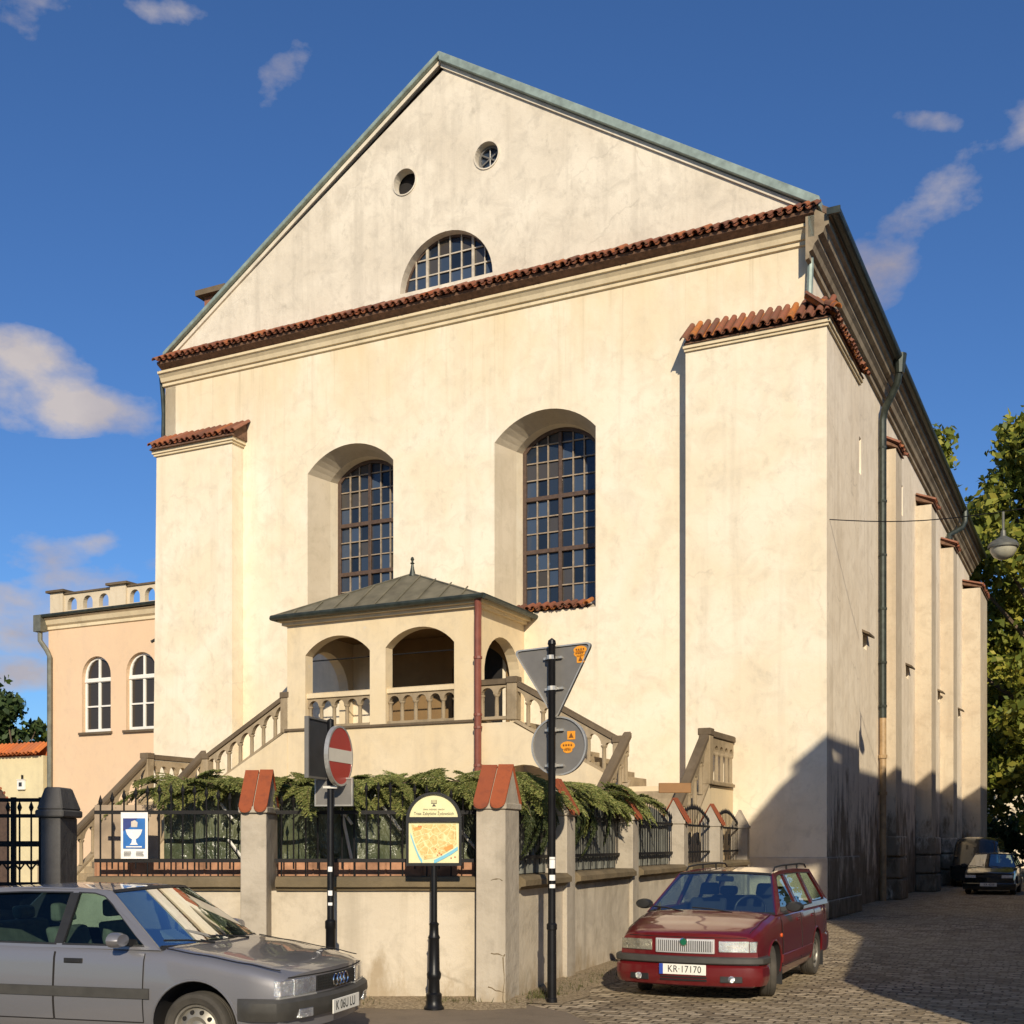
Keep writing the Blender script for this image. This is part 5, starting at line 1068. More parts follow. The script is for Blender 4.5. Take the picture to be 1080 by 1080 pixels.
lt = thing('shadow_blocker', 'added unseen shadow shed and jettied bay against the nearest house across the lane', 'blocker', (6.5, 6.3, 0))
m = MB(); m.prism([(4.85, 0), (9.4, 0), (9.4, 10.7), (9.0, 10.7), (8.65, 8.2), (7.85, 6.5), (4.85, 3.35)], [], front(6.2), front(7.4)); m.build('wall', M['housewall'], lt, (6.5, 6.3, 0))  # unseen blocker, outline drawn back along the sun to shape the lane shadow
m = MB(); m.prism([(7.0, 10.77), (8.09, 12.0), (9.15, 12.92), (9.4, 13.0), (9.4, 10.75)], [], front(5.6), front(7.2)); m.build('upper_blocker', M['roofsheet'], lt, (6.5, 6.3, 0))  # invented overhang, sloped to cast the diagonal shade on the hall front
house('plain house behind the camera on the left of the street', -13.5, -5.0, PI, 0.1, 0.1, 0.1, 0.2) if False else None
hL = house('tall grey house behind the viewer on the left of the street', -3.05, -5.2, PI, 14, 9, 12.6, 15.5, nwin=5)
fb = thing('far_building', 'sunlit cream building seen in patches through the trees at the end of the lane', 'building', (34, 84, 0))
m = MB(); m.box(-14, 12, 0, 10, 0, 13.5); m.build('wall', M['farwall'], fb); m = MB(); m.prism([(-14.6, 13.5), (12.6, 13.5), (11, 16.5), (-13, 16.5)], [], front(-0.5), front(10.5)); m.build('roof', M['roofsheet'], fb)
for k in range(7):
    for z in (1.5, 5.5, 9.5): m = MB(); m.box(-12.3+3.6*k, -11.0+3.6*k, -0.05, 0.1, z, z+2.1); m.build('window', M['panebrown'], fb)

# ------------------------------------------------------------------ cars
def lerp_tab(tab, x):
    tab = sorted(tab)
    if x <= tab[0][0]: return tab[0][1]
    for (a, va), (b, vb) in zip(tab[:-1], tab[1:]):
        if x <= b: 
            t_ = (x-a)/(b-a); t_ = t_*t_*(3-2*t_)*0.5+t_*0.5; return va+(vb-va)*t_
    return tab[-1][1]
def apply_bool(body, cutters):
    for c_ in cutters:
        md = body.modifiers.new('cut', 'BOOLEAN'); md.operation = 'DIFFERENCE'; md.object = c_; md.solver = 'EXACT'
    bpy.context.view_layer.update(); dg = bpy.context.evaluated_depsgraph_get()
    me = bpy.data.meshes.new_from_object(body.evaluated_get(dg)); old = body.data; body.modifiers.clear(); body.data = me; bpy.data.meshes.remove(old)
    for c_ in cutters: d_ = c_.data; bpy.data.objects.remove(c_); bpy.data.meshes.remove(d_)

def car(S):
    root = thing(S['name'], S['label'], 'car', (S['loc'][0]-S['head'][0]*S['xa'], S['loc'][1]-S['head'][1]*S['xa'], 0), math.atan2(S['head'][1], S['head'][0]))
    xf, xr, Wd = S['xf'], S['xr'], S['w']; Bf, Br = S['bow'], 0.10
    zt = lambda x: lerp_tab(S['ztop'], x); zb = lambda x: lerp_tab(S['zbot'], x); wd = lambda x: lerp_tab(S['wid'], x)
    def bow(x, f):
        o = 0
        if x > xf-0.75: o -= ((x-xf+0.75)/0.75)**2*Bf*f*f
        if x < xr+0.5: o += ((xr+0.5-x)/0.5)**2*Br*f*f
        return o
    def ring(x):
        t_, b, w_ = zt(x), zb(x), wd(x); H = t_-b; cr = S['crown'] if x > S['cowl'] or x < S['deck'] else 0.0
        return [(0, t_+cr), (0.25*w_, t_+cr*0.97), (0.5*w_, t_+cr*0.82), (0.72*w_, t_+cr*0.5), (0.86*w_, t_+cr*0.1), (0.925*w_, t_-0.018), (0.962*w_, t_-0.05), (0.982*w_, t_-0.11), (0.995*w_, b+0.62*H), (w_, b+0.5*H), (0.998*w_, b+0.34*H), (0.985*w_, b+0.18*H), (0.965*w_, b+0.06*H), (0.93*w_, b), (0.5*w_, b), (0, b)]
    def side_y(x, z):
        r_ = ring(x)
        for (y0, z0), (y1, z1) in zip(r_[4:-2], r_[5:-1]):
            if z0 >= z >= z1: return y0+(y1-y0)*((z0-z)/max(1e-6, z0-z1))
        return r_[9][0]
    xs = [xr]+list(np.linspace(xr+0.04, xf-0.12, 52))+[xf-0.07, xf-0.03, xf]
    rows = []
    for x in xs:
        r_ = ring(x); full = [(y, z) for y, z in r_]+[(-y, z) for y, z in r_[-2:0:-1]]
        rows.append([(x+bow(x, y/Wd), y, z) for y, z in full])
    m = MB(); m.quads(rows, True); nr = len(ring(0))
    for row, x in ((rows[0], xr), (rows[-1], xf)):
        r_ = ring(x)
        for k in range(nr-1):
            (ya_, za_), (yb_, zb_) = r_[k], r_[k+1]; N = 8
            La = [(x+bow(x, ya_*(1-2*j/N)/Wd), ya_*(1-2*j/N), za_) for j in range(N+1)]; Lb = [(x+bow(x, yb_*(1-2*j/N)/Wd), yb_*(1-2*j/N), zb_) for j in range(N+1)]
            for j in range(N):
                q = [La[j], La[j+1], Lb[j+1], Lb[j]]
                if k == 0: q = [La[j], Lb[j+1], Lb[j]] if j != -1 else q
                if k == nr-2: q = [La[j], La[j+1], Lb[0]]
                if k == 0: q = [La[0], Lb[j+1], Lb[j]]
                m.face(q)
    PNT = S['paint']; body = m.build('body', [M[PNT], M['dark']], root)
    cut = []
    for xw in (S['xa'], S['xb']):
        for sg in (-1, 1):
            c_ = MB(); c_.lathe([(0, -0.2), (S['arch'], -0.2), (S['arch'], 0.2), (0, 0.2)], (xw, sg*(Wd-0.08), S['rad']+0.01), 40, 'y'); cut.append(c_.build('cutter', M['dark'], root))
    c_ = MB(); c_.box(S['cab'][0], S['cab'][1], -Wd+0.11, Wd-0.11, 0.42, 1.3); cut.append(c_.build('cutter', M['dark'], root))
    apply_bool(body, cut)
    me = body.data; mi = []
    while len(me.materials) > 2: me.materials.pop()
    for p in me.polygons:
        c_ = p.center; d_ = 0
        for xw in (S['xa'], S['xb']):
            if math.hypot(c_.x-xw, c_.z-S['rad']-0.01) < S['arch']+0.003 and abs(c_.y) < Wd-0.008 and (abs(p.normal.y) > 0.9 and abs(c_.y) < Wd-0.2 or abs(math.hypot(c_.x-xw, c_.z-S['rad']-0.01)-S['arch']) < 0.02 and abs(p.normal.y) < 0.5): d_ = 1
        if S['cab'][0]-0.01 <= c_.x <= S['cab'][1]+0.01 and abs(c_.y) <= Wd-0.109 and 0.41 <= c_.z < 1.25 and (abs(p.normal.z) < 0.5 or c_.z < 0.45): d_ = 1
        if p.normal.z < -0.7 and c_.z < 0.4: d_ = 1
        mi.append(d_)
    me.polygons.foreach_set('material_index', mi); me.polygons.foreach_set('use_smooth', [True]*len(mi)); me.set_sharp_from_angle(angle=R(38))
    # cabin
    G = S['gh']; zB, zR, wB, wR = G['zb'], G['zr'], G['wb'], G['wr']
    gy = lambda z: wB+(wR-wB)*(max(0, (z-zB))/(zR-zB))**1.25
    m = {}
    for sg, in ((1,), (-1,)):
        f0 = lambda p: (p[0], sg*gy(p[1]), p[1]); f1 = lambda p: (p[0], sg*(gy(p[1])-0.035), p[1])
        q = MB(); q.prism(G['outline'], G['windows'], f0, f1); fo = q.build('cabin_frame', M[PNT], root, bevel=0.004)
        for wdw in G['windows']:
            q = MB(); q.prism(wdw, [], lambda p: (p[0], sg*(gy(p[1])-0.016), p[1]), None, sides=False, back=False); q.build('side_window', M[S.get('glass', 'glass')], root, fix=False)
            cxw = sum(p[0] for p in wdw)/len(wdw); czw = sum(p[1] for p in wdw)/len(wdw)
            q = MB(); q.prism([(cxw+(x-cxw)*1.035, czw+(z-czw)*1.06) for x, z in wdw], [wdw], lambda p: (p[0], sg*(gy(p[1])+0.003), p[1]), lambda p: (p[0], sg*(gy(p[1])-0.02), p[1])); q.build('window_seal', M['blacktrim'], fo)
    wt = gy(zR)
    def span(A_, B_, n=13, nn=9, inset=0.0, off=0.0):         # surface between two bowed lines (x, z, half width, bow)
        rr = []
        for i in range(nn):
            u = i/(nn-1); x = A_[0]+(B_[0]-A_[0])*u; z = A_[1]+(B_[1]-A_[1])*u; hw = A_[2]+(B_[2]-A_[2])*u-inset; bo = A_[3]+(B_[3]-A_[3])*u; cr = A_[4]+(B_[4]-A_[4])*u
            rr.append([(x+bo*(1-(2*j/(n-1)-1)**2), hw*(1-2*j/(n-1)), z+cr*(1-(2*j/(n-1)-1)**2)+off) for j in range(n)])
        return rr
    wbx, wtx, rtx, rbx = G['ws_b'], G['ws_t'], G['rw_t'], G['rw_b']
    WSB = (wbx, zB, wB-0.02, G['bow_b'], 0.01); WST = (wtx, zR, wt-0.012, G['bow_t'], 0.022)
    q = MB(); q.quads(span(WSB, WST, inset=0.0)); q.build('windscreen', M[S.get('glass', 'glass')], root, smooth=True, fix=False)
    for u0, u1, nm in ((-0.03, 0.03, 'cowl_seal'), (0.95, 1.0, 'windscreen_seal')):
        A_ = tuple(a+(b-a)*u0 for a, b in zip(WSB, WST)); B_ = tuple(a+(b-a)*u1 for a, b in zip(WSB, WST)); q = MB(); q.quads(span(A_, B_, nn=2, off=0.005)); q.build(nm, M['blacktrim'], root)
    RT = (rtx, G['zr2'], wt-0.012, -0.03, 0.018)
    mid = (0.5*(wtx+rtx), max(zR, G['zr2'])+0.012, wt+0.0, 0.0, 0.032)
    q = MB(); rr = span((wtx, zR, wt+0.0, G['bow_t'], 0.022), mid, nn=8); rr += span(mid, (rtx, G['zr2'], wt, -0.03, 0.018), nn=8)[1:]; q.quads(rr); q.quads([[(a, b, c_-0.03) for a, b, c_ in r_] for r_ in rr]); q.quads([rr[0], [(a, b, c_-0.03) for a, b, c_ in rr[0]]]); q.build('roof', M[PNT], root, smooth=True)
    q = MB(); q.quads(span(RT, (rbx, G['zb2'], wB-0.03, -0.06, 0.0))); q.build('rear_window', M[S.get('glass', 'glass')], root, smooth=True, fix=False)
    if S.get('bpillar'):
        for sg in (1, -1):
            q = MB(); q.prism(rect(S['bpillar'][0], S['bpillar'][1], zB+0.03, zR-0.02), [], lambda p: (p[0], sg*(gy(p[1])+0.004), p[1]), lambda p: (p[0], sg*(gy(p[1])-0.01), p[1])); q.build('pillar_trim', M['blacktrim'], root)
    # doors with shut lines and handles
    for sg in (1, -1):
        for di, (xa_, xb_) in enumerate(S['doors']):
            rr = []
            for z in np.linspace(S['sill'], zB-0.035, 12):
                hi = xa_; lo = xb_
                for xw in (S['xa'], S['xb']):
                    dd = (S['arch']+0.05)**2-(z-S['rad'])**2
                    if dd > 0:
                        if xw > xb_ and xw-math.sqrt(dd) < hi: hi = min(hi, xw-math.sqrt(dd))
                        if xw < xa_ and xw+math.sqrt(dd) > lo and xw < xb_+0.6: lo = max(lo, xw+math.sqrt(dd))
                rr.append([(x, sg*(side_y(x, z)+0.005), z) for x in np.linspace(lo, hi, 9)])
            q = MB(); q.quads(rr); do = q.build('door', M[PNT], root, smooth=True)
            q = MB()
            for e_ in (0, -1): q.tube([(r_[e_][0], r_[e_][1]*1.0, r_[e_][2]) for r_ in rr], 0.0045, 4)
            q.tube(rr[0], 0.0045, 4); q.build('shut_line', M['dark'], do)
            hx_ = xb_+0.17; hz = zB-0.10; hy_ = side_y(hx_, hz)
            q = MB(); q.box(hx_-0.085, hx_+0.085, sg*hy_-0.012, sg*hy_+0.012, hz-0.022, hz+0.018); q.box(hx_-0.07, hx_+0.06, sg*(hy_+0.012)-0.008, sg*(hy_+0.012)+0.008, hz-0.016, hz-0.002); q.build('handle', M['blacktrim'] if PNT != 'redpaint' else M[PNT], do, bevel=0.004)
        if S.get('strip'):
            z0, z1 = S['strip']; q = MB(); rr = []
            for x in np.linspace(S['xb']+S['arch']+0.02, S['xa']-S['arch']-0.02, 20): rr.append([(x, sg*(side_y(x, z)+o), z) for z, o in ((z0, 0.0), (z0+0.005, 0.018), (z1-0.005, 0.018), (z1, 0.0))])
            q.quads(rr); q.face(rr[0]); q.face(rr[-1]); q.build('rub_strip', M[S['stripmat']], root, smooth=True)
        # wheel arch lips
        for xw in (S['xa'], S['xb']):
            q = MB(); pts = []
            for a in np.linspace(R(-8), R(188), 25):
                x, z = xw+(S['arch']+0.006)*math.cos(a), S['rad']+0.01+(S['arch']+0.006)*math.sin(a); pts.append((x, sg*(side_y(x, z)+0.001), z))
            q.tube(pts, 0.010, 6); q.build('arch_lip', M[PNT], root, smooth=True)
        mx_ = G['mirror']; my = gy(zB+0.06)
        q = MB(); q.lathe([(0.0, -0.05), (0.055, -0.045), (0.07, -0.01), (0.072, 0.04), (0.066, 0.045), (0.0, 0.045)], (0, 0, 0), 14, 'x'); q.v = [(mx_-v[0]*1.0, sg*(my+0.15)+v[1]*1.45, zB+0.075+v[2]*0.85) for v in q.v]
        mo = q.build('mirror', M[S['mirrormat']], root, smooth=True); q = MB(); q.hexa([(mx_-0.02, sg*(my-0.01), zB+0.01), (mx_+0.05, sg*(my-0.01), zB+0.01), (mx_+0.03, sg*(my+0.09), zB+0.04), (mx_-0.01, sg*(my+0.09), zB+0.04)], [(mx_-0.02, sg*(my-0.02), zB+0.07), (mx_+0.05, sg*(my-0.02), zB+0.07), (mx_+0.03, sg*(my+0.09), zB+0.08), (mx_-0.01, sg*(my+0.09), zB+0.08)]); q.build('mirror_arm', M['blacktrim'], mo)
        q = MB(); q.prism([(sg*(my+0.15)+0.085*math.cos(t_), zB+0.075+0.052*math.sin(t_)) for t_ in np.linspace(0, 2*PI, 17)[:-1]], [], lambda p: (mx_-0.0455, p[0], p[1]), lambda p: (mx_-0.049, p[0], p[1])); q.build('mirror_glass', M['chrome'], mo)
    # wheels
    wheel_me = None
    for xw, steer in ((S['xa'], S.get('steer', 0)), (S['xb'], 0)):
        for sg in (1, -1):
            rd = S['rad']; q = MB(); q.lathe([(rd*0.66, 0.055), (rd*0.70, 0.075), (rd*0.86, 0.088), (rd*0.95, 0.078), (rd, 0.055), (rd*1.003, 0.02), (rd*0.985, 0.014), (rd*1.003, 0.008), (rd*1.003, -0.008), (rd*0.985, -0.014), (rd*1.003, -0.02), (rd, -0.055), (rd*0.95, -0.078), (rd*0.86, -0.088), (rd*0.66, -0.06)], (0, 0, 0), 40, 'y'); wo = q.build('wheel', M['rubber'], root, smooth=True)
            wo.location = (xw, sg*(Wd-0.105), rd); wo.rotation_euler = (0, 0, R(steer) + (0 if sg > 0 else PI))
            q = MB(); q.lathe([(rd*0.67, 0.055), (rd*0.66, 0.070), (rd*0.61, 0.064), (rd*0.58, 0.03), (rd*0.50, 0.045), (rd*0.34, 0.062), (rd*0.22, 0.045), (rd*0.16, 0.062), (rd*0.10, 0.070), (0, 0.071)], (0, 0, 0), 32, 'y'); ri = q.build('rim', M['rim'], wo, smooth=True)
            for k in range(S.get('holes', 8)):
                q = MB(); a = 2*PI*k/S.get('holes', 8); q.lathe([(rd*0.062, 0.0), (rd*0.062, 0.060), (0.0, 0.061)], (rd*0.465*math.cos(a), 0, rd*0.465*math.sin(a)), 10, 'y')
                q.build('rim_hole', M['dark'], ri)
    # front patches on the bowed nose
    def px(y): return xf+bow(xf, y/Wd)
    def patch(y0, y1, z0, z1, off, thick=0.02, n=10, skew=0.0, lean=0.0):
        q = MB(); A_, B_ = [], []
        for i in range(n+1):
            y = y0+(y1-y0)*i/n; A_.append([(px(y)+off-lean*(z-z0), y, z) for z in (z0+skew*i/n, z1)]); B_.append([(px(y)+off-thick-lean*(z-z0), y, z) for z in (z0+skew*i/n, z1)])
        q.quads(A_); q.quads([[a[0] for a in A_], [b[0] for b in B_]]); q.quads([[a[1] for a in A_], [b[1] for b in B_]]); q.quads([A_[0], B_[0]]); q.quads([A_[-1], B_[-1]]); return q
    def sweep(path, prof, nm, mat, parent=root, smooth=True):
        rr = []
        for i, p in enumerate(path):
            d_ = Vector(path[min(i+1, len(path)-1)])-Vector(path[max(i-1, 0)]); n_ = Vector((d_.y, -d_.x)).normalized()
            fe = min(1.0, 0.12+0.3*min(i, len(path)-1-i)); rr.append([(p[0]+n_.x*(o*fe if o > 0 else o), p[1]+n_.y*(o*fe if o > 0 else o), z) for o, z in prof])
        q = MB(); q.quads(rr); q.face(rr[0]); q.face(rr[-1]); return q.build(nm, M[mat], parent, smooth=smooth)
    def nose_path(front_=True):
        pts = []
        if front_:
            for x in np.linspace(S['xa']+S['arch']+0.03, xf-0.02, 9): pts.append((x+bow(x, 1), -wd(x)))
            hw = wd(xf)*0.93
            for y in np.linspace(-hw, hw, 17): pts.append((px(y), y))
            for x in np.linspace(xf-0.02, S['xa']+S['arch']+0.03, 9): pts.append((x+bow(x, 1), wd(x)))
        else:
            for x in np.linspace(S['xb']-S['arch']-0.03, xr+0.02, 7): pts.append((x+bow(x, 1), wd(x)))
            hw = wd(xr)*0.93
            for y in np.linspace(hw, -hw, 13): pts.append((xr+bow(xr, y/Wd), y))
            for x in np.linspace(xr+0.02, S['xb']-S['arch']-0.03, 7): pts.append((x+bow(x, 1), -wd(x)))
        return pts
    bz0, bz1 = S['bump']
    bprof = [(-0.03, bz0), (0.03, bz0+0.005), (0.055, bz0+0.06), (0.062, (bz0+bz1)/2), (0.058, bz1-0.03), (0.035, bz1-0.004), (-0.03, bz1)]
    fbp = sweep(nose_path(), bprof, 'front_bumper', S['bumpmat']); sweep(nose_path(False), [(o*0.5, z+0.12 if z > 0.2 else z+0.1) for o, z in bprof], 'rear_bumper', S['bumpmat'])
    # interior
    def cushion(nm, x0, x1, y0, y1, z0, z1, lean=0.0, bev=0.04):
        q = MB(); q.hexa([(x0, y0, z0), (x1, y0, z0), (x1, y1, z0), (x0, y1, z0)], [(x0-lean, y0, z1), (x1-lean, y0, z1), (x1-lean, y1, z1), (x0-lean, y1, z1)]); return q.build(nm, M[S['seatmat']], root, bevel=bev, seg=3)
    sx = S['seatx']
    for y in (0.36, -0.36):
        st = cushion('seat', sx-0.02, sx+0.10, y-0.23, y+0.23, 0.5, 1.02, 0.16); q = MB(); q.hexa([(sx-0.19, y-0.13, 1.06), (sx-0.09, y-0.13, 1.06), (sx-0.09, y+0.13, 1.06), (sx-0.19, y+0.13, 1.06)], [(sx-0.21, y-0.11, 1.21), (sx-0.13, y-0.11, 1.21), (sx-0.13, y+0.11, 1.21), (sx-0.21, y+0.11, 1.21)]); q.build('headrest', M[S['seatmat']], st, bevel=0.03, seg=3)
        cushion('seat_base', sx+0.08, sx+0.55, y-0.23, y+0.23, 0.45, 0.60)
    cushion('rear_bench', sx-0.98, sx-0.84, -0.58, 0.58, 0.5, 1.02, 0.14); 
    for y in (0.36, -0.36): cushion('rear_headrest', sx-1.13, sx-1.03, y-0.12, y+0.12, 1.02, 1.14, 0.02)
    q = MB(); q.hexa([(wbx-0.30, -wB+0.14, 0.60), (wbx+0.02, -wB+0.14, 0.60), (wbx+0.02, wB-0.14, 0.60), (wbx-0.30, wB-0.14, 0.60)], [(wbx-0.30, -wB+0.14, zB-0.03), (wbx+0.0, -wB+0.14, zB-0.012), (wbx+0.0, wB-0.14, zB-0.012), (wbx-0.30, wB-0.14, zB-0.03)]); q.build('dashboard', M['blacktrim'], root, bevel=0.02, seg=2)
    q = MB(); rr = []
    for a in np.linspace(0, 2*PI, 25):
        rr.append([(0, (0.185+0.014*math.cos(b))*math.cos(a), (0.185+0.014*math.cos(b))*math.sin(a)) if False else (0.014*math.sin(b), (0.185+0.014*math.cos(b))*math.cos(a), (0.185+0.014*math.cos(b))*math.sin(a)) for b in np.linspace(0, 2*PI, 9)])
    q.quads(rr); q.box(-0.01, 0.02, -0.17, 0.17, -0.035, 0.035); q.lathe([(0.06, -0.02), (0.06, 0.03), (0, 0.03)], (0, 0, 0), 12, 'x'); so = q.build('steering_wheel', M['blacktrim'], root, smooth=True); so.location = (wbx-0.42, 0.36, zB+0.02); so.rotation_euler = (0, R(-25), 0)
    q = MB(); q.box(wtx+0.02, wtx+0.05, -0.11, 0.11, zR-0.10, zR-0.035); q.build('rear_view_mirror', M['blacktrim'], root, bevel=0.01)
    for y, l_ in ((0.30, 0.52), (-0.28, 0.46)):
        bx = lambda yy, u: wbx+G['bow_b']*(1-(yy/wB)**2)+(wtx-wbx+G['bow_t']-G['bow_b'])*u
        q = MB(); q.tube([(bx(y, 0)+0.05, y, zB+0.018), (bx(y-l_*0.5, 0.05)+0.02, y-l_*0.5, zB+0.05), (bx(y-l_*0.95, 0.09)+0.015, y-l_*0.95, zB+0.062)], 0.009, 6); q.build('wiper', M['blacktrim'], root)
    # number plate
    pw, ph = 0.52, 0.112; pz = S['platez']; pxx = px(0)+0.068
    q = MB(); q.box(pxx-0.004, pxx+0.006, -pw/2, pw/2, pz-ph/2, pz+ph/2); np_ = q.build('number_plate', M['plate'], root, bevel=0.003)
    mt = Matrix.Translation((pxx+0.0075, S.get('tx', 0.02)*-1, pz)) @ Matrix.Rotation(PI/2, 4, 'Z') @ Matrix.Rotation(PI/2, 4, 'X')
    text_obj('lettering', S['plate'], 0.105, M['black'], np_, mt, 0.0008, sx=0.86, spacing=1.05)
    q = MB(); q.box(pxx+0.0062, pxx+0.0072, -pw/2, -pw/2+0.042, pz-ph/2, pz+ph/2)
    if S.get('blue'): q.build('blue_band', M['plateblue'], np_)
    return root, patch, px, side_y, gy, sweep, nose_path, fbp, (zt, wd)

# grey saloon in the left foreground
A = dict(name='parked_saloon', label='grey metallic saloon car parked in the left foreground in front of the street wall', loc=(-2.20, 9.95), head=(0.9637, -0.267), xa=1.30, xb=-1.245, xf=2.12, xr=-2.2, w=0.845, bow=0.15,
    ztop=[(-2.2, 0.90), (-2.0, 0.93), (-1.5, 0.945), (-0.5, 0.92), (0.4, 0.905), (0.98, 0.89), (1.3, 0.845), (1.7, 0.785), (1.98, 0.735), (2.08, 0.705), (2.12, 0.685)],
    zbot=[(-2.2, 0.32), (-1.6, 0.24), (0, 0.22), (1.6, 0.22), (2.12, 0.28)], wid=[(-2.2, 0.80), (-1.6, 0.835), (-0.5, 0.845), (1.2, 0.845), (1.8, 0.83), (2.12, 0.80)], crown=0.035, cowl=0.99, deck=-1.55,
    arch=0.362, rad=0.282, cab=(-1.45, 0.92), doors=[(0.86, 0.065), (0.055, -0.86)], sill=0.32, paint='greypaint', stripmat='greytrim', strip=(0.50, 0.585), mirrormat='greypaint',
    gh=dict(zb=0.885, zr=1.325, zr2=1.315, zb2=0.945, wb=0.80, wr=0.565, ws_b=0.98, ws_t=0.40, rw_t=-0.98, rw_b=-1.58, bow_b=0.15, bow_t=0.10, mirror=0.70,
        outline=[(0.99, 0.875), (0.40, 1.325), (0.1, 1.345), (-0.4, 1.348), (-0.8, 1.335), (-1.0, 1.315), (-1.6, 0.935), (-1.6, 0.875)],
        windows=[[(0.115, 0.915), (0.83, 0.915), (0.74, 0.985), (0.45, 1.215), (0.36, 1.275), (0.26, 1.298), (0.115, 1.302)], [(0.03, 0.915), (0.03, 1.303), (-0.4, 1.303), (-0.72, 1.29), (-0.95, 1.12), (-1.05, 0.99), (-1.02, 0.925)]]),
    bump=(0.36, 0.535), bumpmat='greytrim', bpillar=(0.035, 0.11), seatmat='seat', seatx=-0.05, platez=0.415, plate='K 06U LU', holes=10)
ar, patch, px_, side_y_, gy_, sweep_, npath, fb_, (zt_, wd_) = car(A)
def lights(root, patch, specs):
    for sg in (1, -1):
        for nm, mat, y0, y1, z0, z1, off, th in specs:
            q = patch(sg*y0, sg*y1, z0, z1, off, th); q.build(nm, M[mat if not (isinstance(mat, tuple)) else mat[0 if sg > 0 else 1]], root, bevel=0.004)
lights(ar, patch, [('headlight', 'lamp', 0.385, 0.655, 0.545, 0.672, 0.016, 0.03), ('indicator', 'lamp', 0.66, 0.80, 0.545, 0.668, 0.014, 0.05), ('lamp_surround', 'signedge', 0.375, 0.81, 0.528, 0.543, 0.018, 0.03), ('fog_lamp', 'lamp', 0.50, 0.66, 0.375, 0.445, 0.068, 0.05)])
q = patch(-0.375, 0.375, 0.55, 0.668, 0.006, 0.02, 12); go = q.build('grille', M['blacktrim'], ar)
q = MB()
for k in range(31):
    y = -0.36+0.024*k; q.box(px_(y)+0.004, px_(y)+0.014, y-0.003, y+0.003, 0.555, 0.663)
for z in (0.575, 0.598, 0.62, 0.643): 
    for k in range(12): y = -0.36+0.06*k; q.hexa([(px_(y), y, z-0.003), (px_(y)+0.012, y, z-0.003), (px_(y+0.06)+0.012, y+0.06, z-0.003), (px_(y+0.06), y+0.06, z-0.003)], [(px_(y), y, z+0.003), (px_(y)+0.012, y, z+0.003), (px_(y+0.06)+0.012, y+0.06, z+0.003), (px_(y+0.06), y+0.06, z+0.003)])
q.build('grille_bar', M['black'], go)
for k in range(4):
    q = MB(); y = -0.096+0.064*k; q.tube([(px_(y)+0.022+0.003*(k % 2), y+0.045*math.cos(a), 0.61+0.045*math.sin(a)) for a in np.linspace(0, 2*PI, 25)], 0.0075, 6, caps=False); q.build('emblem_ring', M['chrome'], go, smooth=True)
q = MB(); q.tube([(px_(y)+0.0, y, 0.684) for y in np.linspace(-0.70, 0.70, 20)], 0.005, 4); q.build('bonnet_edge', M['dark'], ar)
for sg in (1, -1):
    q = MB(); q.tube([(x, sg*0.90*wd_(x), zt_(x)+0.004) for x in np.linspace(1.02, 1.97, 20)], 0.0045, 4); q.build('bonnet_line', M['dark'], ar)
for (a, b, nm) in ((0.12, 0.30, 'amber'),): pass
q = MB(); q.hexa([(0.80, -0.42, 0.905), (0.94, -0.42, 0.905), (0.94, -0.22, 0.905), (0.80, -0.22, 0.905)], [(0.74, -0.42, 1.0), (0.76, -0.42, 1.0), (0.76, -0.22, 1.0), (0.74, -0.22, 1.0)]); q.build('paper_note', M['white'], ar)
q = MB(); q.prism([(-0.035, 0.0), (0.0, -0.05), (0.035, 0.0), (0.0, 0.08)], [], lambda p: (0.47, p[0]-0.02, 1.15+p[1]), lambda p: (0.474, p[0]-0.02, 1.15+p[1])); q.build('air_freshener', M['green'], ar)
q = MB(); q.lathe([(0.022, 0), (0.022, 0.012), (0, 0.012)], (0.92, -(side_y_(0.92, 0.49)+0.0), 0.49), 12, 'y'); 
q.build('keyhole_badge', M['signedge'], ar)

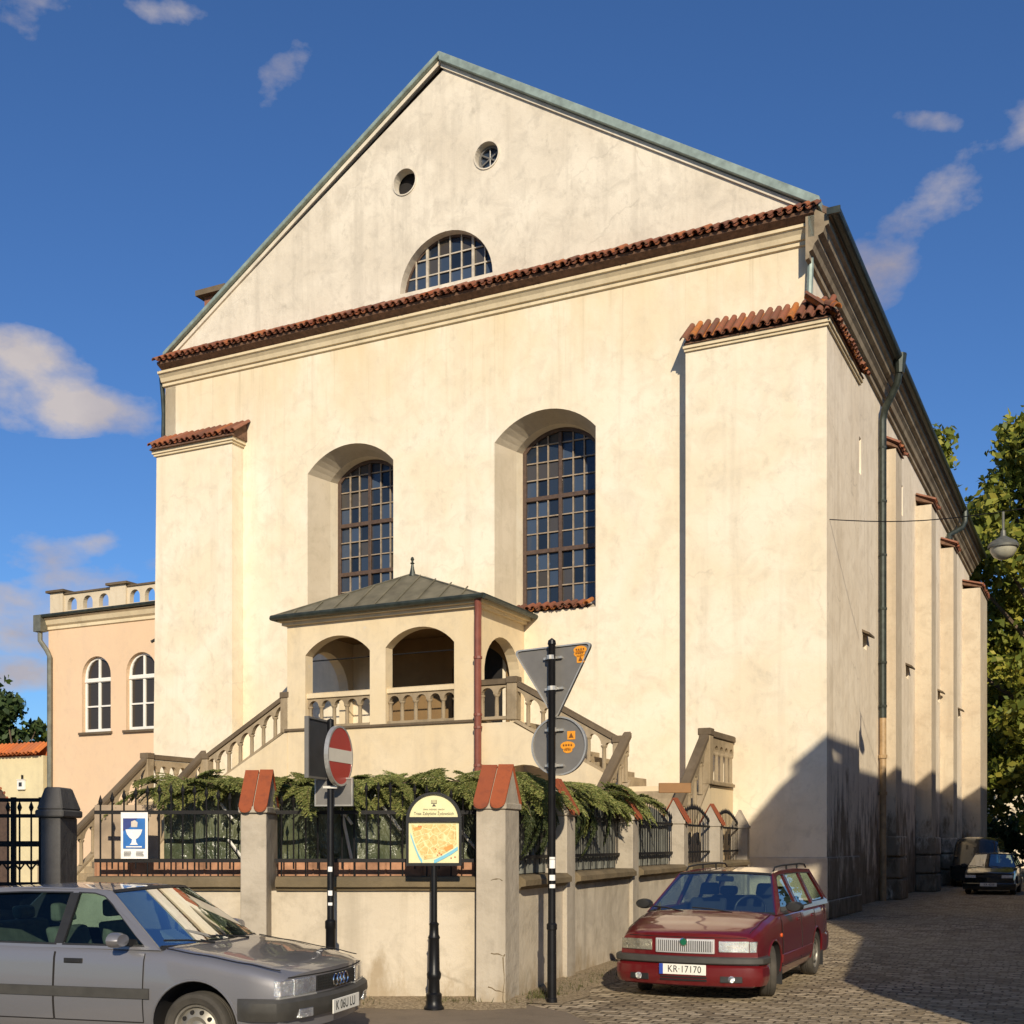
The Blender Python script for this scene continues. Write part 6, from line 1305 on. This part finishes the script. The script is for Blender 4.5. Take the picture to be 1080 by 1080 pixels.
# dark red estate beside the side wall
B = dict(name='parked_estate', label='dark red estate car with roof rails parked on the setts beside the long side wall', loc=(2.20, 13.72), head=(-0.424, -0.906), xa=1.20, xb=-1.25, xf=1.98, xr=-2.20, w=0.815, bow=0.16,
    ztop=[(-2.2, 0.92), (-1.8, 0.94), (-0.5, 0.93), (0.4, 0.92), (0.95, 0.905), (1.3, 0.855), (1.7, 0.78), (1.88, 0.735), (1.95, 0.71), (1.98, 0.695)],
    zbot=[(-2.2, 0.30), (-1.6, 0.22), (0, 0.20), (1.6, 0.17), (1.98, 0.16)], wid=[(-2.2, 0.77), (-1.6, 0.80), (-0.5, 0.815), (1.0, 0.815), (1.6, 0.80), (1.98, 0.775)], crown=0.04, cowl=0.96, deck=-3,
    arch=0.325, rad=0.285, cab=(-2.05, 0.90), doors=[(0.82, -0.235), (-0.245, -1.12)], sill=0.30, paint='redpaint', stripmat='redlow', strip=(0.34, 0.44), mirrormat='blacktrim', steer=20,
    gh=dict(zb=0.90, zr=1.345, zr2=1.36, zb2=0.95, wb=0.775, wr=0.575, ws_b=0.94, ws_t=0.28, rw_t=-1.93, rw_b=-2.16, bow_b=0.14, bow_t=0.08, mirror=0.66,
        outline=[(0.95, 0.89), (0.28, 1.345), (-0.1, 1.372), (-1.0, 1.385), (-1.93, 1.36), (-2.16, 0.95), (-2.16, 0.89)],
        windows=[[(-0.19, 0.935), (0.74, 0.935), (0.66, 1.0), (0.32, 1.235), (0.20, 1.30), (0.08, 1.318), (-0.19, 1.322)], [(-0.285, 0.935), (-0.285, 1.325), (-1.10, 1.325), (-1.10, 0.945)], [(-1.19, 0.965), (-1.19, 1.322), (-1.78, 1.31), (-1.95, 0.99), (-1.92, 0.965)]]),
    bump=(0.17, 0.40), bumpmat='redpaint', seatmat='seatdark', seatx=-0.15, platez=0.345, glass='glassdark', plate='KR·17170', blue=True, tx=-0.022, holes=6)
br, patch, px_, side_y_, gy_, sweep_, npath, fb_, (zt_, wd_) = car(B)
lights(br, patch, [('headlight', ('lamp', 'lampdull'), 0.375, 0.685, 0.535, 0.655, 0.016, 0.04), ('indicator', ('lamp', 'lampdull'), 0.69, 0.76, 0.535, 0.652, 0.014, 0.06), ('fog_recess', 'blacktrim', 0.40, 0.63, 0.215, 0.285, 0.0645, 0.05)])
for sg in (1, -1):
    q = MB(); q.lathe([(0.036, -0.02), (0.038, 0.012), (0.02, 0.02), (0, 0.021)], (px_(0.52)+0.06, sg*0.52, 0.252), 14, 'x'); q.build('fog_lamp', M['lamp'], br, smooth=True)
sweep_(npath(), [(0.0, 0.405), (0.058, 0.408), (0.07, 0.42), (0.07, 0.47), (0.058, 0.482), (0.0, 0.485)], 'bumper_strip', 'greytrim', fb_)
q = patch(-0.33, 0.33, 0.515, 0.672, 0.018, 0.03, 12); go = q.build('grille', M['chromegrille'], br, bevel=0.006)
q = patch(-0.31, 0.31, 0.535, 0.652, 0.0205, 0.01, 12); q.build('grille_recess', M['blacktrim'], go)
q = MB()
for k in range(27): y = -0.30+0.0231*k; q.box(px_(y)+0.02, px_(y)+0.030, y-0.0058, y+0.0058, 0.535, 0.652)
q.build('grille_bar', M['chromegrille'], go)
q = MB(); q.lathe([(0.045, 0.0), (0.045, 0.016), (0.036, 0.018)], (px_(0)+0.018, 0, 0.638), 20, 'x'); q.build('emblem_ring', M['chrome'], go, smooth=True); q = MB(); q.lathe([(0.036, 0.0), (0.036, 0.0185), (0, 0.021)], (px_(0)+0.018, 0, 0.638), 20, 'x'); q.build('emblem', M['green'], go, smooth=True)
for z in (0.262, 0.232): q = patch(-0.26, 0.26, z-0.009, z+0.009, 0.0655, 0.03, 8); q.build('air_slot', M['dark'], fb_)
q = MB(); q.tube([(px_(y)-0.002, y, 0.69) for y in np.linspace(-0.66, 0.66, 20)], 0.005, 4); q.build('bonnet_edge', M['dark'], br)
for sg in (1, -1):
    q = MB(); q.tube([(x, sg*0.88*wd_(x), zt_(x)+0.006) for x in np.linspace(1.0, 1.84, 18)], 0.0045, 4); q.build('bonnet_line', M['dark'], br)
    yr = gy_(1.345)-0.035; q = MB(); q.tube([(0.10, sg*yr, 1.372), (0.02, sg*yr, 1.415), (-0.3, sg*yr, 1.432), (-1.4, sg*yr, 1.442), (-1.72, sg*yr, 1.43), (-1.82, sg*yr, 1.385)], 0.012, 8)
    for x in (-0.62, -1.25): q.tube([(x, sg*yr, 1.38), (x, sg*yr, 1.437)], 0.012, 6)
    q.build('roof_rail', M['blacktrim'], br, smooth=True)
    q = MB(); q.lathe([(0.024, 0), (0.024, 0.012), (0, 0.016)], (0.87, sg*side_y_(0.87, 0.66) if sg > 0 else sg*(side_y_(0.87, 0.66)+0.012), 0.66), 10, 'y'); q.build('side_repeater', M['amber'], br)
    for xw, nm in ((B['xa'], 1), (B['xb'], 1)): 
        q = MB(); q.box(xw-B['arch']-0.02, xw-B['arch']-0.005, sg*(B['w']-0.09)-0.09, sg*(B['w']-0.09)+0.09, 0.10, 0.30); q.build('mud_flap', M['blacktrim'], br)

# black hatchback and the van further down the lane
C_ = dict(B); C_.update(name='parked_hatchback', label='black hatchback parked in the shade at the far end of the lane', loc=(16.2, 40.6), head=(-0.446, -0.895), paint='blackpaint', bumpmat='blackpaint', stripmat='blacktrim', plate='KR 4208', blue=False, steer=0, seatmat='seatdark')
C_['gh'] = dict(B['gh']); cr_, patch, px_, side_y_, gy_, sweep_, npath, fb_, _f = car(C_)
lights(cr_, patch, [('headlight', 'lamp', 0.40, 0.74, 0.56, 0.66, 0.016, 0.04)])
q = patch(-0.38, 0.38, 0.58, 0.65, 0.012, 0.03, 8); q.build('grille', M['blacktrim'], cr_)
vn = thing('parked_van', 'dark round-roofed van parked behind the black hatchback at the far end of the lane', 'van', bw(0.95, 25.0), BR-PI/2); vn.scale = (1, 1, 0.84)
m = MB(); rr = []
for x in np.linspace(-2.2, 2.2, 24):
    tp_ = 2.35 if x < 1.0 else 2.35-1.3*((x-1.0)/1.2)**1.3; w_ = 0.88-0.05*max(0, abs(x)-1.9)
    rr.append([(x, y*w_, z) for y, z in ((0.85, 0.3), (1, 0.5), (1, 1.0), (0.97, min(1.5, tp_*0.75)), (0.90, tp_*0.9), (0.75, tp_*0.97), (0.4, tp_), (-0.4, tp_), (-0.75, tp_*0.97), (-0.90, tp_*0.9), (-0.97, min(1.5, tp_*0.75)), (-1, 1.0), (-1, 0.5), (-0.85, 0.3))])
m.quads(rr, True); m.face(rr[0]); m.face(rr[-1]); m.build('body', M['blackpaint'], vn, smooth=True)
m = MB(); m.quads([[(1.25, -0.7, 2.13), (1.25, 0.7, 2.13)], [(1.9, -0.75, 1.42), (1.9, 0.75, 1.42)]]); m.build('windscreen', M['panebrown'], vn)
for x in (1.4, -1.3):
    for sg in (1, -1):
        m = MB(); m.lathe([(0.18, 0.1), (0.3, 0.09), (0.33, 0.05), (0.33, -0.05), (0.3, -0.09)], (x, sg*0.8, 0.33), 20, 'y'); wo = m.build('wheel', M['rubber'], vn, smooth=True); m = MB(); m.lathe([(0.18, 0.09), (0.12, 0.07), (0, 0.08)], (x, sg*0.8, 0.33), 16, 'y'); m.build('rim', M['rim'], wo)
